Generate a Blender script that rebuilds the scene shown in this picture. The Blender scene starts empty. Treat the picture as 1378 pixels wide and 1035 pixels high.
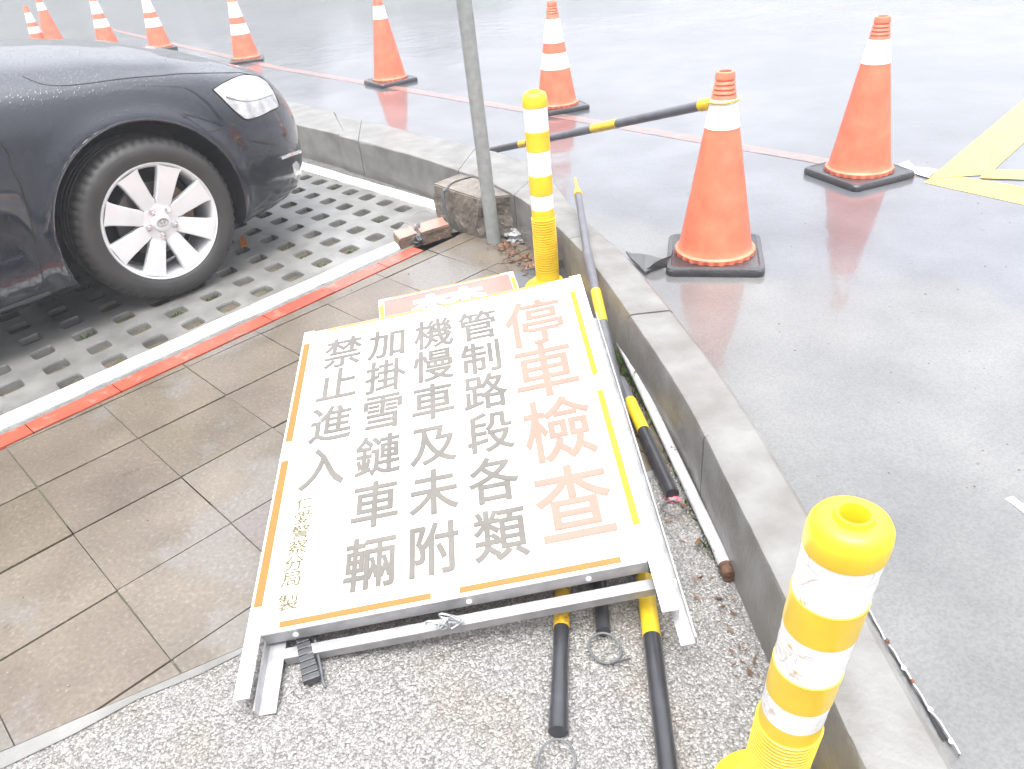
import bpy, bmesh, math, random
from mathutils import Vector, Matrix
random.seed(7)
S = bpy.context.scene
# ---------------- camera
cd = bpy.data.cameras.new('camera'); cam = bpy.data.objects.new('camera', cd); S.collection.objects.link(cam)
cd.sensor_width = 36.0; cd.lens = 1020/1378*36; cd.clip_start = .02; cd.clip_end = 2000
cam.matrix_world = Matrix(((0.9947066,0.1027561,0.0000000,0), (-0.0552874,0.5351972,-0.8429159,0), (-0.0866148,0.8384540,0.5380453,1.31), (0,0,0,1)))
S.camera = cam
# ---------------- world, sun, exposure
w = bpy.data.worlds.new('World'); S.world = w; w.use_nodes = True
nt = w.node_tree; bg = nt.nodes['Background']
sky = nt.nodes.new('ShaderNodeTexSky'); sky.sky_type = 'NISHITA'; sky.sun_disc = False
SUN_EL, SUN_AZ = math.radians(70), math.radians(200)
sky.sun_elevation = SUN_EL; sky.sun_rotation = SUN_AZ; sky.dust_density = 6; sky.air_density = 1.0
hs = nt.nodes.new('ShaderNodeHueSaturation'); hs.inputs['Saturation'].default_value = .25
nt.links.new(sky.outputs[0], hs.inputs['Color']); 
# rain cloud: the dome darkens towards the horizon, a little brighter ahead to the right
tcw = nt.nodes.new('ShaderNodeTexCoord'); dt = nt.nodes.new('ShaderNodeVectorMath'); dt.operation = 'DOT_PRODUCT'; dt.inputs[1].default_value = (.38, .52, .72)
nt.links.new(tcw.outputs['Generated'], dt.inputs[0])
mrw = nt.nodes.new('ShaderNodeMapRange'); mrw.inputs['From Min'].default_value = 0; mrw.inputs['From Max'].default_value = 1.0; mrw.inputs['To Min'].default_value = .18; mrw.inputs['To Max'].default_value = 1.6
nt.links.new(dt.outputs['Value'], mrw.inputs[0])
cn = nt.nodes.new('ShaderNodeTexNoise'); cn.inputs['Scale'].default_value = 3.5; cn.inputs['Detail'].default_value = 4; nt.links.new(tcw.outputs['Generated'], cn.inputs['Vector'])
cm = nt.nodes.new('ShaderNodeMapRange'); cm.inputs['From Min'].default_value = .35; cm.inputs['From Max'].default_value = .65; cm.inputs['To Min'].default_value = .82; cm.inputs['To Max'].default_value = 1.18; nt.links.new(cn.outputs['Fac'], cm.inputs[0])
mm_ = nt.nodes.new('ShaderNodeMath'); mm_.operation = 'MULTIPLY'; nt.links.new(mrw.outputs[0], mm_.inputs[0]); nt.links.new(cm.outputs[0], mm_.inputs[1])
vs_ = nt.nodes.new('ShaderNodeVectorMath'); vs_.operation = 'SCALE'; nt.links.new(hs.outputs[0], vs_.inputs[0]); nt.links.new(mm_.outputs[0], vs_.inputs['Scale'])
nt.links.new(vs_.outputs[0], bg.inputs['Color'])
bg.inputs['Strength'].default_value = .15
sl = bpy.data.lights.new('sun', 'SUN'); sl.energy = .9; sl.angle = math.radians(60); sl.color = (1, .98, .95)
so = bpy.data.objects.new('sun', sl); S.collection.objects.link(so)
sd = Vector((math.sin(SUN_AZ)*math.cos(SUN_EL), math.cos(SUN_AZ)*math.cos(SUN_EL), math.sin(SUN_EL)))
so.rotation_euler = sd.to_track_quat('Z', 'Y').to_euler()
S.view_settings.view_transform = 'Standard'; S.view_settings.look = 'None'; S.view_settings.gamma = 1
S.view_settings.exposure = 2.26
S.cycles.max_bounces = 6; S.cycles.volume_bounces = 0

# ---------------- materials
def mat(name, col, rough=.5, spec=.5, metal=0, coat=0, cr=.08, var=0, vscale=8, col2=None, bump=0, bscale=40, bdist=.01, detail=6, rvar=0, emis=None, ior=1.45):
    m = bpy.data.materials.new(name); m.use_nodes = True
    n = m.node_tree.nodes; L = m.node_tree.links; b = n['Principled BSDF']
    b.inputs['Base Color'].default_value = (*col, 1); b.inputs['Roughness'].default_value = rough
    b.inputs['Metallic'].default_value = metal; b.inputs['IOR'].default_value = ior
    b.inputs['Coat Weight'].default_value = coat; b.inputs['Coat Roughness'].default_value = cr
    b.inputs['Coat IOR'].default_value = 1.33 if coat else 1.5
    tc = n.new('ShaderNodeTexCoord')
    if var:
        t = n.new('ShaderNodeTexNoise'); t.inputs['Scale'].default_value = vscale; t.inputs['Detail'].default_value = detail
        L.new(tc.outputs['Object'], t.inputs['Vector'])
        r = n.new('ShaderNodeValToRGB'); r.color_ramp.elements[0].position = .35; r.color_ramp.elements[1].position = .68
        c2 = col2 or tuple(c*(1-var) for c in col)
        r.color_ramp.elements[0].color = (*c2, 1); r.color_ramp.elements[1].color = (*col, 1)
        L.new(t.outputs['Fac'], r.inputs[0]); L.new(r.outputs[0], b.inputs['Base Color'])
        if rvar:
            mr = n.new('ShaderNodeMapRange'); mr.inputs['To Min'].default_value = rough-rvar; mr.inputs['To Max'].default_value = rough+rvar
            mr.inputs['From Min'].default_value = .35; mr.inputs['From Max'].default_value = .65
            L.new(t.outputs['Fac'], mr.inputs[0]); L.new(mr.outputs[0], b.inputs['Roughness'])
    if bump:
        t2 = n.new('ShaderNodeTexNoise'); t2.inputs['Scale'].default_value = bscale; t2.inputs['Detail'].default_value = 5
        L.new(tc.outputs['Object'], t2.inputs['Vector'])
        bp = n.new('ShaderNodeBump'); bp.inputs['Strength'].default_value = bump; bp.inputs['Distance'].default_value = bdist
        L.new(t2.outputs['Fac'], bp.inputs['Height']); L.new(bp.outputs[0], b.inputs['Normal'])
        L.new(bp.outputs[0], b.inputs['Coat Normal'])
    return m
def nd(m, t): return m.node_tree.nodes.new(t)
def lk(m, a, b): m.node_tree.links.new(a, b)
def math_node(m, op, a, b=None, clamp=False):
    q = nd(m, 'ShaderNodeMath'); q.operation = op; q.use_clamp = clamp
    for i, v in enumerate((a, b)):
        if v is None: continue
        if isinstance(v, (int, float)): q.inputs[i].default_value = v
        else: lk(m, v, q.inputs[i])
    return q.outputs[0]
def mixc(m, f, a, b):
    q = nd(m, 'ShaderNodeMix'); q.data_type = 'RGBA'
    for s, v in ((q.inputs[0], f), (q.inputs[6], a), (q.inputs[7], b)):
        if isinstance(v, tuple): s.default_value = (*v, 1)
        elif isinstance(v, (int, float)): s.default_value = v
        else: lk(m, v, s)
    return q.outputs[2]
def noise(m, scale, detail=5, vec=None, rough=.5):
    t = nd(m, 'ShaderNodeTexNoise'); t.inputs['Scale'].default_value = scale; t.inputs['Detail'].default_value = detail
    t.inputs['Roughness'].default_value = rough
    if vec is None:
        tc = nd(m, 'ShaderNodeTexCoord'); vec = tc.outputs['Object']
    lk(m, vec, t.inputs['Vector']); return t.outputs['Fac']
def ramp(m, f, stops):
    r = nd(m, 'ShaderNodeValToRGB'); e = r.color_ramp.elements
    while len(e) < len(stops): e.new(.5)
    for i, (p, c) in enumerate(stops):
        e[i].position = p; e[i].color = (*c, 1) if isinstance(c, tuple) else (c, c, c, 1)
    lk(m, f, r.inputs[0]); return r.outputs[0]
def bump(m, h, strength, dist, prev=None):
    b = nd(m, 'ShaderNodeBump'); b.inputs['Strength'].default_value = strength; b.inputs['Distance'].default_value = dist
    lk(m, h, b.inputs['Height'])
    if prev is not None: lk(m, prev, b.inputs['Normal'])
    return b.outputs[0]
def bsdf(m): return m.node_tree.nodes['Principled BSDF']

def road_material():
    m = mat('wet_road', (.12, .12, .12), .35, coat=1, cr=.1)
    b = bsdf(m); b.inputs['Specular IOR Level'].default_value = .2; tc = nd(m, 'ShaderNodeTexCoord'); sp = nd(m, 'ShaderNodeSeparateXYZ'); lk(m, tc.outputs['Object'], sp.inputs[0])
    # paler grey near the kerb, darker bluish grey further out: soft change along a line
    d = math_node(m, 'ADD', math_node(m, 'MULTIPLY', sp.outputs['X'], .774), math_node(m, 'MULTIPLY', sp.outputs['Y'], .633))
    d = math_node(m, 'SUBTRACT', d, 2.36)
    d = math_node(m, 'ADD', d, math_node(m, 'MULTIPLY', math_node(m, 'SUBTRACT', noise(m, 1.6), .5), 1.1))
    f = math_node(m, 'MULTIPLY', d, 4.0, True)
    n1 = noise(m, 3, 8); n2 = noise(m, 160, 3)
    near_grey = ramp(m, n1, [(.3, (.103, .104, .104)), (.7, (.152, .153, .150))])
    far_grey = ramp(m, n1, [(.3, (.078, .082, .092)), (.7, (.120, .126, .138))])
    far_grey = mixc(m, ramp(m, noise(m, .55, 6), [(.45, 0.0), (.60, .55)]), far_grey, (.045, .048, .056))
    c = mixc(m, f, near_grey, far_grey)
    sp1 = ramp(m, n2, [(.33, .84), (.62, 1.08)])
    mu = nd(m, 'ShaderNodeMix'); mu.data_type = 'RGBA'; mu.blend_type = 'MULTIPLY'; mu.inputs[0].default_value = 1
    lk(m, c, mu.inputs[6]); lk(m, sp1, mu.inputs[7]); lk(m, mu.outputs[2], b.inputs['Base Color'])
    # water film: patches smooth as a mirror, the rest roughened by the aggregate
    pud = ramp(m, noise(m, .9, 4), [(.40, .07), (.62, .02)])
    lk(m, pud, b.inputs['Coat Roughness'])
    mp = nd(m, 'ShaderNodeMapping'); mp.inputs['Scale'].default_value = (1, 1, 1); lk(m, tc.outputs['Object'], mp.inputs[0])
    b.inputs['Coat IOR'].default_value = 1.43
    h0 = bump(m, noise(m, 5, 5), .35, .010)
    h = bump(m, noise(m, 30, 3), .16, .003, h0)
    h2 = bump(m, n2, .4, .0012, h)
    h3 = bump(m, n2, .10, .0008, h)
    lk(m, h2, b.inputs['Normal']); lk(m, h3, b.inputs['Coat Normal'])
    return m
def gravel_material():
    m = mat('exposed_aggregate', (.2, .2, .2), .35, coat=.6, cr=.15)
    b = bsdf(m); tc = nd(m, 'ShaderNodeTexCoord')
    v = nd(m, 'ShaderNodeTexVoronoi'); v.inputs['Scale'].default_value = 215
    dn = nd(m, 'ShaderNodeTexNoise'); dn.inputs['Scale'].default_value = 120; lk(m, tc.outputs['Object'], dn.inputs['Vector'])
    va = nd(m, 'ShaderNodeVectorMath'); va.operation = 'MULTIPLY_ADD'; lk(m, dn.outputs['Color'], va.inputs[0]); va.inputs[1].default_value = (.007, .007, .007); lk(m, tc.outputs['Object'], va.inputs[2]); lk(m, va.outputs[0], v.inputs['Vector'])
    v2 = nd(m, 'ShaderNodeTexVoronoi'); v2.inputs['Scale'].default_value = 260; lk(m, tc.outputs['Object'], v2.inputs['Vector'])
    bw = nd(m, 'ShaderNodeRGBToBW'); lk(m, v.outputs['Color'], bw.inputs[0])
    stone = ramp(m, bw.outputs[0], [(.14, (.155, .15, .142)), (.36, (.215, .21, .20)), (.6, (.262, .256, .248)), (.85, (.39, .385, .375))])
    gap = ramp(m, v.outputs['Distance'], [(.3, 1.0), (.75, .55)])
    mu = nd(m, 'ShaderNodeMix'); mu.data_type = 'RGBA'; mu.blend_type = 'MULTIPLY'; mu.inputs[0].default_value = 1
    lk(m, stone, mu.inputs[6]); lk(m, gap, mu.inputs[7])
    big = ramp(m, noise(m, 3.5, 5), [(.32, (.95, .87, .78)), (.5, (1, 1, 1))])
    mu2 = nd(m, 'ShaderNodeMix'); mu2.data_type = 'RGBA'; mu2.blend_type = 'MULTIPLY'; mu2.inputs[0].default_value = 1
    lk(m, mu.outputs[2], mu2.inputs[6]); lk(m, big, mu2.inputs[7]); lk(m, mu2.outputs[2], b.inputs['Base Color'])
    inv = math_node(m, 'SUBTRACT', 1.0, v.outputs['Distance'])
    h = bump(m, inv, .9, .004); lk(m, h, b.inputs['Normal']); lk(m, h, b.inputs['Coat Normal'])
    return m
def tile_material():
    m = mat('wet_paving_slab', (.13, .1, .08), .4, coat=.8, cr=.14)
    b = bsdf(m); oi = nd(m, 'ShaderNodeVertexColor'); oi.layer_name = 'tone'
    n1 = noise(m, 5, 8); n2 = noise(m, 90, 4); n3 = noise(m, 1.8, 3)
    c = ramp(m, n1, [(.3, (.100, .084, .065)), (.7, (.143, .122, .096))])
    c = mixc(m, ramp(m, noise(m, 2.3, 7), [(.53, 0.0), (.57, .8)]), c, (.140, .130, .120))
    c = mixc(m, ramp(m, noise(m, 11, 8, rough=.7), [(.62, 0.0), (.7, .7)]), c, (.07, .06, .042))
    c = mixc(m, ramp(m, noise(m, 240, 2), [(.70, 0.0), (.74, .9)]), c, (.36, .34, .31))
    fl = ramp(m, n2, [(.3, .8), (.6, 1.05), (.75, 1.5)])
    for x in (fl, oi.outputs['Color']):
        mu = nd(m, 'ShaderNodeMix'); mu.data_type = 'RGBA'; mu.blend_type = 'MULTIPLY'; mu.inputs[0].default_value = 1
        lk(m, c, mu.inputs[6]); lk(m, x, mu.inputs[7]); c = mu.outputs[2]
    lk(m, c, b.inputs['Base Color'])
    lk(m, ramp(m, n3, [(.45, .22), (.58, .05)]), b.inputs['Coat Roughness'])
    h = bump(m, n1, .3, .004); h = bump(m, n2, .35, .0015, h); lk(m, h, b.inputs['Normal']); lk(m, h, b.inputs['Coat Normal'])
    return m
def worn(name, col, under, thr=.42, scale=14, soft=.05, rough=.45, coat=.7, detail=9, b2=.3):
    """paint worn through in patches to what lies below it"""
    m = mat(name, col, rough, coat=coat, cr=.12); b = bsdf(m)
    f = ramp(m, noise(m, scale, detail, rough=.65), [(thr-soft, 0.0), (thr+soft, 1.0)])
    dirt = ramp(m, noise(m, scale*.4, 6), [(.35, tuple(c*.72 for c in col)), (.6, col)])
    lk(m, mixc(m, f, under, dirt), b.inputs['Base Color'])
    h = bump(m, noise(m, 120, 4), b2, .002); lk(m, h, b.inputs['Normal'])
    return m
def car_paint():
    m = mat('black_car_paint', (.007, .010, .018), .3, coat=1, cr=.03, ior=1.5); b = bsdf(m); b.inputs['Specular IOR Level'].default_value = .25
    b.inputs['Coat IOR'].default_value = 1.6
    tc = nd(m, 'ShaderNodeTexCoord')
    v = nd(m, 'ShaderNodeTexVoronoi'); v.inputs['Scale'].default_value = 95; v.inputs['Randomness'].default_value = 1
    mp = nd(m, 'ShaderNodeMapping'); lk(m, tc.outputs['Object'], mp.inputs[0]); mp.inputs['Scale'].default_value = (1, 1, .5)
    lk(m, mp.outputs[0], v.inputs['Vector'])
    drops = ramp(m, v.outputs['Distance'], [(.12, 1.0), (.34, 0.0)])
    ge = nd(m, 'ShaderNodeNewGeometry'); sp = nd(m, 'ShaderNodeSeparateXYZ'); lk(m, ge.outputs['Normal'], sp.inputs[0])
    up = ramp(m, sp.outputs['Z'], [(.15, .25), (.75, 1.0)])
    h = bump(m, math_node(m, 'MULTIPLY', drops, up), .55, .0018)
    lk(m, h, b.inputs['Coat Normal']); lk(m, h, b.inputs['Normal'])
    return m

M = {}
M['road'] = road_material(); M['gravel'] = gravel_material(); M['tile'] = tile_material(); M['paint'] = car_paint()
M['ground'] = mat('packed_soil', (.09, .075, .055), .8, var=.5, bump=.6, bscale=60)
M['mortar'] = mat('mossy_joint', (.11, .098, .078), .6, var=.5, vscale=14, col2=(.075, .08, .045), bump=.5, bscale=150)
M['soil'] = mat('wet_soil', (.115, .082, .058), .55, coat=.6, cr=.2, var=.5, vscale=25, col2=(.06, .065, .03), bump=.9, bscale=90, bdist=.02)
M['paver'] = mat('paver_concrete', (.2, .2, .19), .45, coat=.6, cr=.2, var=.4, vscale=7, bump=.5, bscale=110, bdist=.004)
M['curb'] = mat('kerb_concrete', (.178, .178, .172), .5, coat=.5, cr=.2, var=.38, vscale=9, detail=10, col2=(.12, .115, .105), bump=.45, bscale=70, bdist=.006)
M['whitepaint'] = worn('white_edge_paint', (.72, .72, .70), (.3, .3, .28), .36, 22)
M['redpaint'] = worn('red_edge_paint', (.42, .075, .045), (.19, .14, .11), .40, 16)
M['greyedge'] = mat('grey_edge_concrete', (.16, .165, .16), .5, coat=.7, cr=.15, var=.4, vscale=20, bump=.5, bscale=90)
M['redline'] = worn('faded_red_road_line', (.42, .15, .12), (.13, .12, .12), .52, 20)
M['yellowline'] = worn('yellow_road_line', (.62, .42, .06), (.2, .19, .12), .36, 14, .08)
M['whiteline'] = worn('white_road_line', (.7, .7, .7), (.3, .3, .3), .4, 20)
M['orange'] = mat('orange_cone_plastic', (.85, .20, .11), .5, coat=.4, cr=.2, var=.3, vscale=12, detail=10, bump=.08, bscale=60)
M['conerubber'] = mat('black_cone_rubber', (.045, .046, .052), .4, coat=.8, cr=.15, var=.4, bump=.3, bscale=80)
M['reflector'] = mat('white_reflective_sheet', (.86, .86, .87), .35, coat=.5, var=.06, vscale=10)
M['yellow'] = mat('yellow_post_plastic', (.82, .56, .025), .45, coat=.5, cr=.2, var=.18, vscale=11, detail=9, bump=.12, bscale=130, bdist=.002)
M['yellowtop'] = M['yellow']
def torn():
    m = mat('torn_white_band', (.82, .82, .84), .4, coat=.4); b = bsdf(m)
    tc = nd(m, 'ShaderNodeTexCoord'); 
    dn = nd(m, 'ShaderNodeTexNoise'); dn.inputs['Scale'].default_value = 30; lk(m, tc.outputs['Object'], dn.inputs['Vector'])
    va = nd(m, 'ShaderNodeVectorMath'); va.operation = 'MULTIPLY_ADD'; lk(m, dn.outputs['Color'], va.inputs[0]); va.inputs[1].default_value = (.03, .03, .03); lk(m, tc.outputs['Object'], va.inputs[2])
    v = nd(m, 'ShaderNodeTexVoronoi'); v.feature = 'DISTANCE_TO_EDGE'; v.inputs['Scale'].default_value = 26; lk(m, va.outputs[0], v.inputs['Vector'])
    area = noise(m, 14, 3)
    am = ramp(m, area, [(.50, 0.0), (.60, 1.0)])
    crack = ramp(m, v.outputs['Distance'], [(.0, 1.0), (.035, 0.0)])
    f = math_node(m, 'MULTIPLY', math_node(m, 'MULTIPLY', crack, am), .65)
    patch = ramp(m, noise(m, 30, 8, rough=.65), [(.57, 0.0), (.64, .75)])
    c = mixc(m, f, (.8, .8, .82), (.35, .24, .12)); c = mixc(m, math_node(m, 'MULTIPLY', patch, am), c, (.42, .33, .22))
    c = mixc(m, ramp(m, noise(m, 55, 4), [(.68, 0.0), (.70, .9)]), c, (.66, .42, .03))
    lk(m, c, b.inputs['Base Color']); return m
M['torn'] = torn()
M['black'] = mat('black_pole_plastic', (.035, .036, .042), .35, coat=.8, cr=.12, var=.4, vscale=20, bump=.1, bscale=80)
M['polegrey'] = mat('weathered_grey_pole_plastic', (.11, .112, .13), .42, coat=.7, cr=.15, var=.3, vscale=18)
M['yband'] = mat('yellow_pole_tape', (.74, .5, .02), .4, coat=.6, cr=.15, var=.15, vscale=30)
M['tape_worn'] = worn('scratched_yellow_tape', (.72, .44, .02), (.05, .05, .05), .44, 60)
M['galv'] = mat('galvanised_steel', (.30, .32, .315), .5, metal=.1, coat=.3, var=.22, vscale=30, bump=.08, bscale=120)
M['alu'] = mat('grey_angle_iron', (.36, .36, .37), .42, metal=.5, coat=.3, var=.25, vscale=25, bump=.1, bscale=60)
M['whiteframe'] = mat('white_painted_frame', (.8, .8, .8), .4, coat=.6, cr=.12, var=.1, vscale=18)
M['shadedframe'] = mat('shaded_white_frame', (.42, .42, .43), .4, metal=.2, coat=.5, cr=.12, var=.3, vscale=25)  # frame white greyed in the colour for the shading of the rear legs
M['panel'] = mat('white_sign_sheet', (.84, .83, .755), .3, coat=.7, cr=.12, var=.04, vscale=5)
M['panel'].node_tree.nodes['Principled BSDF'].inputs['Coat IOR'].default_value = 1.45
M['letter'] = mat('glare_greyed_black_lettering', (.125, .115, .100), .3, coat=.6, cr=.12, var=.25, vscale=8)  # black raised to grey in the colour for wet sky glare
M['letter'].node_tree.nodes['Principled BSDF'].inputs['Coat IOR'].default_value = 1.45
M['redletter'] = mat('glare_paled_red_lettering', (.62, .15, .115), .3, coat=.5, cr=.12, var=.1, vscale=8)  # red paled in the colour, standing for glare on the letters
M['redletter'].node_tree.nodes['Principled BSDF'].inputs['Coat IOR'].default_value = 1.45
M['smallletter'] = mat('olive_small_lettering', (.10, .085, .03), .4, coat=.4)
M['otape'] = mat('orange_yellow_tape', (.80, .115, .02), .4, coat=.25, cr=.12, var=.1, vscale=30)
M['ytape'] = mat('yellow_tape', (.80, .22, .006), .4, coat=.25, cr=.12, var=.1, vscale=30)
M['signred'] = mat('glare_lightened_red_sheet', (.60, .15, .125), .35, coat=.6, cr=.12, var=.15, vscale=8)  # base red lightened to carry the glare on this sheet
M['rustwhite'] = worn('white_pipe_paint', (.55, .55, .58), (.13, .065, .035), .36, 30, .03)
M['rust'] = mat('rusty_steel', (.16, .075, .04), .7, var=.6, vscale=60, col2=(.05, .03, .02), bump=.6, bscale=120)
M['tyre'] = mat('tyre_rubber', (.04, .039, .038), .55, coat=.35, cr=.3, var=.25, vscale=12, bump=.1, bscale=90)
M['rim'] = mat('silver_wheel_paint', (.66, .67, .68), .35, metal=.12, coat=1, cr=.08, var=.1, vscale=6)
M['disc'] = mat('brake_disc_steel', (.3, .29, .28), .45, metal=.9)
M['rustbrown'] = mat('dusty_caliper', (.22, .15, .1), .6)
M['dark'] = mat('dark_plastic', (.015, .015, .016), .6)
M['gloss'] = mat('glossy_black_trim', (.012, .012, .014), .2, coat=1)
M['chrome'] = mat('chrome_trim', (.8, .8, .82), .12, metal=1)
M['glass'] = mat('dark_window_glass', (.02, .024, .026), .05, coat=1, cr=.02)
M['lens'] = mat('clear_headlight_lens', (.62, .63, .65), .15, coat=1, cr=.03, var=.5, vscale=14, bump=.3, bscale=25)
M['stone'] = mat('rough_concrete_block', (.21, .185, .155), .6, coat=.4, cr=.2, var=.45, vscale=12, bump=1.0, bscale=30, bdist=.02)
M['brick'] = worn('red_topped_brick', (.42, .20, .15), (.2, .16, .13), .45, 25)
M['brickside'] = mat('brick_side', (.19, .135, .10), .7, coat=.3, var=.4, vscale=30, bump=.8, bscale=60)
M['strap'] = mat('grey_webbing_strap', (.12, .13, .14), .6, var=.4, vscale=60)
M['plastic'] = mat('clear_plastic_wrap', (.35, .36, .37), .2, coat=1, var=.4, vscale=40)
M['leaf'] = mat('dead_brown_leaves', (.17, .085, .045), .6, var=.55, vscale=30, coat=.3)
M['grass'] = mat('green_weeds', (.06, .11, .02), .6, var=.5, vscale=30)
M['sheet'] = mat('grey_rubber_sheet', (.075, .078, .08), .35, coat=.9, cr=.1, var=.3)
M['added_hill'] = mat('added_wooded_hillside', (.05, .07, .05), .9, var=.5, vscale=.2)  # for the unseen hillside added to tone the road's reflection
M['paper'] = mat('wet_white_paper', (.8, .8, .8), .5, coat=.5)

# ---------------- building helpers
def link(o): S.collection.objects.link(o)
def empty(name, loc=(0, 0, 0), rz=0, mw=None):
    o = bpy.data.objects.new(name, None); link(o); o.empty_display_size = .1
    if mw is not None: o.matrix_world = mw
    else: o.location = loc; o.rotation_euler = (0, 0, rz)
    return o
def mwof(o):
    return o.matrix_basis if o.parent is None else mwof(o.parent) @ o.matrix_basis
def obj(name, bm, m, parent=None, smooth=False, world=False, bevel=0, angle=35):
    me = bpy.data.meshes.new(name)
    if bevel:
        es = [e for e in bm.edges if len(e.link_faces) == 2 and e.calc_face_angle(0) > math.radians(28)]
        bmesh.ops.bevel(bm, geom=es, offset=bevel, segments=2, profile=.6, affect='EDGES')
    if world and parent is not None:
        bmesh.ops.transform(bm, matrix=mwof(parent).inverted(), verts=bm.verts)
    bm.normal_update(); bm.to_mesh(me); bm.free()
    if smooth:
        for p in me.polygons: p.use_smooth = True
        if angle < 180: me.set_sharp_from_angle(angle=math.radians(angle))
    for x in (m if isinstance(m, (list, tuple)) else [m]): me.materials.append(x)
    o = bpy.data.objects.new(name, me); link(o)
    if parent is not None: o.parent = parent
    return o
def tag(o, label, cat, group=None, kind=None):
    o['label'] = label; o['category'] = cat
    if group: o['group'] = group
    if kind: o['kind'] = kind
    return o
def struct(name, bm, m, **k):
    o = obj(name, bm, m, **k); o['kind'] = 'structure'; return o
def copy_tree(o, loc, rz, sc=1):
    def cp(x, p):
        c = x.copy(); link(c); c.parent = p
        for ch in [q for q in S.objects if q.parent is x]: cp(ch, c)
        return c
    c = cp(o, None); c.location = loc; c.rotation_euler = (0, 0, rz); c.scale = (sc, sc, sc); return c
def box(bm, x0, x1, y0, y1, z0, z1, mi=0):
    v = [bm.verts.new(p) for p in ((x0,y0,z0),(x1,y0,z0),(x1,y1,z0),(x0,y1,z0),(x0,y0,z1),(x1,y0,z1),(x1,y1,z1),(x0,y1,z1))]
    for f in ((3,2,1,0),(4,5,6,7),(0,1,5,4),(1,2,6,5),(2,3,7,6),(3,0,4,7)):
        q = bm.faces.new([v[i] for i in f]); q.material_index = mi
    return v
def poly(bm, pts, z=None, mi=0):
    f = bm.faces.new([bm.verts.new((p[0], p[1], p[2] if z is None else z)) for p in pts]); f.material_index = mi
    return f
def upward(bm):
    bm.normal_update()
    for f in bm.faces:
        if f.normal.z < 0: f.normal_flip()
def prism(bm, pts, z0, z1):
    a = [bm.verts.new((p[0], p[1], z0)) for p in pts]; b = [bm.verts.new((p[0], p[1], z1)) for p in pts]; n = len(pts)
    bm.faces.new(a[::-1]); bm.faces.new(b)
    for i in range(n): bm.faces.new((a[i], a[(i+1) % n], b[(i+1) % n], b[i]))
    bmesh.ops.recalc_face_normals(bm, faces=bm.faces)
def lathe(bm, prof, n=40, rmod=None, cap0=True, cap1=True):
    rings = []
    for k, (r, z) in enumerate(prof):
        ring = []
        for i in range(n):
            a = 2*math.pi*i/n; rr = r if rmod is None else rmod(k, i, r)
            ring.append(bm.verts.new((rr*math.cos(a), rr*math.sin(a), z)))
        rings.append(ring)
    for a, b in zip(rings, rings[1:]):
        for i in range(n): bm.faces.new((a[i], a[(i+1) % n], b[(i+1) % n], b[i]))
    if cap0: bm.faces.new(rings[0][::-1])
    if cap1: bm.faces.new(rings[-1])
def tube(bm, pts, r, n=14, caps=True, closed=False, mi=0):
    pts = [Vector(p) for p in pts]; rings = []; N = len(pts)
    rs = r if isinstance(r, (list, tuple)) else [r]*N
    up = None
    for i, p in enumerate(pts):
        if closed: t = (pts[(i+1) % N]-pts[i-1]).normalized()
        else: t = (pts[min(i+1, N-1)]-pts[max(i-1, 0)]).normalized()
        if up is None: up = t.orthogonal().normalized()
        up = (up-t*up.dot(t)).normalized(); s = t.cross(up)
        rings.append([bm.verts.new(p+(up*math.cos(2*math.pi*k/n)+s*math.sin(2*math.pi*k/n))*rs[i]) for k in range(n)])
    for i in range(N if closed else N-1):
        a, b = rings[i], rings[(i+1) % N]
        for k in range(n):
            f = bm.faces.new((a[k], a[(k+1) % n], b[(k+1) % n], b[k])); f.material_index = mi
    if caps and not closed: bm.faces.new(rings[0][::-1]); bm.faces.new(rings[-1])
def BM(): return bmesh.new()
def lerp3(a, b, t): return tuple(a[i]+(b[i]-a[i])*t for i in range(3))
def smooth_path(pts, sub=6):
    P = [Vector(p) for p in pts]; out = []
    for i in range(len(P)-1):
        p0, p1, p2, p3 = P[max(i-1, 0)], P[i], P[i+1], P[min(i+2, len(P)-1)]
        for k in range(sub):
            t = k/sub; out.append(.5*((2*p1)+(-p0+p2)*t+(2*p0-5*p1+4*p2-p3)*t*t+(-p0+3*p1-3*p2+p3)*t**3))
    out.append(P[-1]); return out

# ================= SETTING =================
CZ = .21; RZ = .06
inner = [(.452, -4, 0), (.450, .2, 0), (.449, .62, 0), (.447, .95, 0), (.440, 1.25, 0), (.428, 1.6, 0), (.378, 2.05, 0), (.318, 2.48, 0), (.215, 2.92, 0), (.095, 3.27, 0), (-.055, 3.58, 0), (-.135, 3.69, 0), (-.384, 4.05, 0), (-.855, 4.64, 0), (-1.21, 5.07, 0), (-5.0, 9.35, 0), (-20, 26.3, 0)]
outer = [(.582, -4, 0), (.580, .2, 0), (.578, .62, 0), (.579, .95, 0), (.575, 1.25, 0), (.563, 1.6, 0), (.516, 2.05, 0), (.452, 2.50, 0), (.345, 2.97, 0), (.25, 3.60, 0), (.08, 3.93, 0), (-.03, 4.09, 0), (-.34, 4.48, 0), (-.93, 5.22, 0), (-1.47, 5.92, 0), (-5.1, 10.2, 0), (-20, 27.2, 0)]
bm = BM(); poly(bm, [(-900, -900), (900, -900), (900, 900), (-900, 900)], -.12); upward(bm); struct('ground', bm, M['ground'])
bm = BM()
oo = [p for p in smooth_path(outer, 3)]
far = [(900, -4), (900, 900), (-900, 900), (-900, 27.5)]
pts = [(p.x-.02, p.y) for p in oo]
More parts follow.
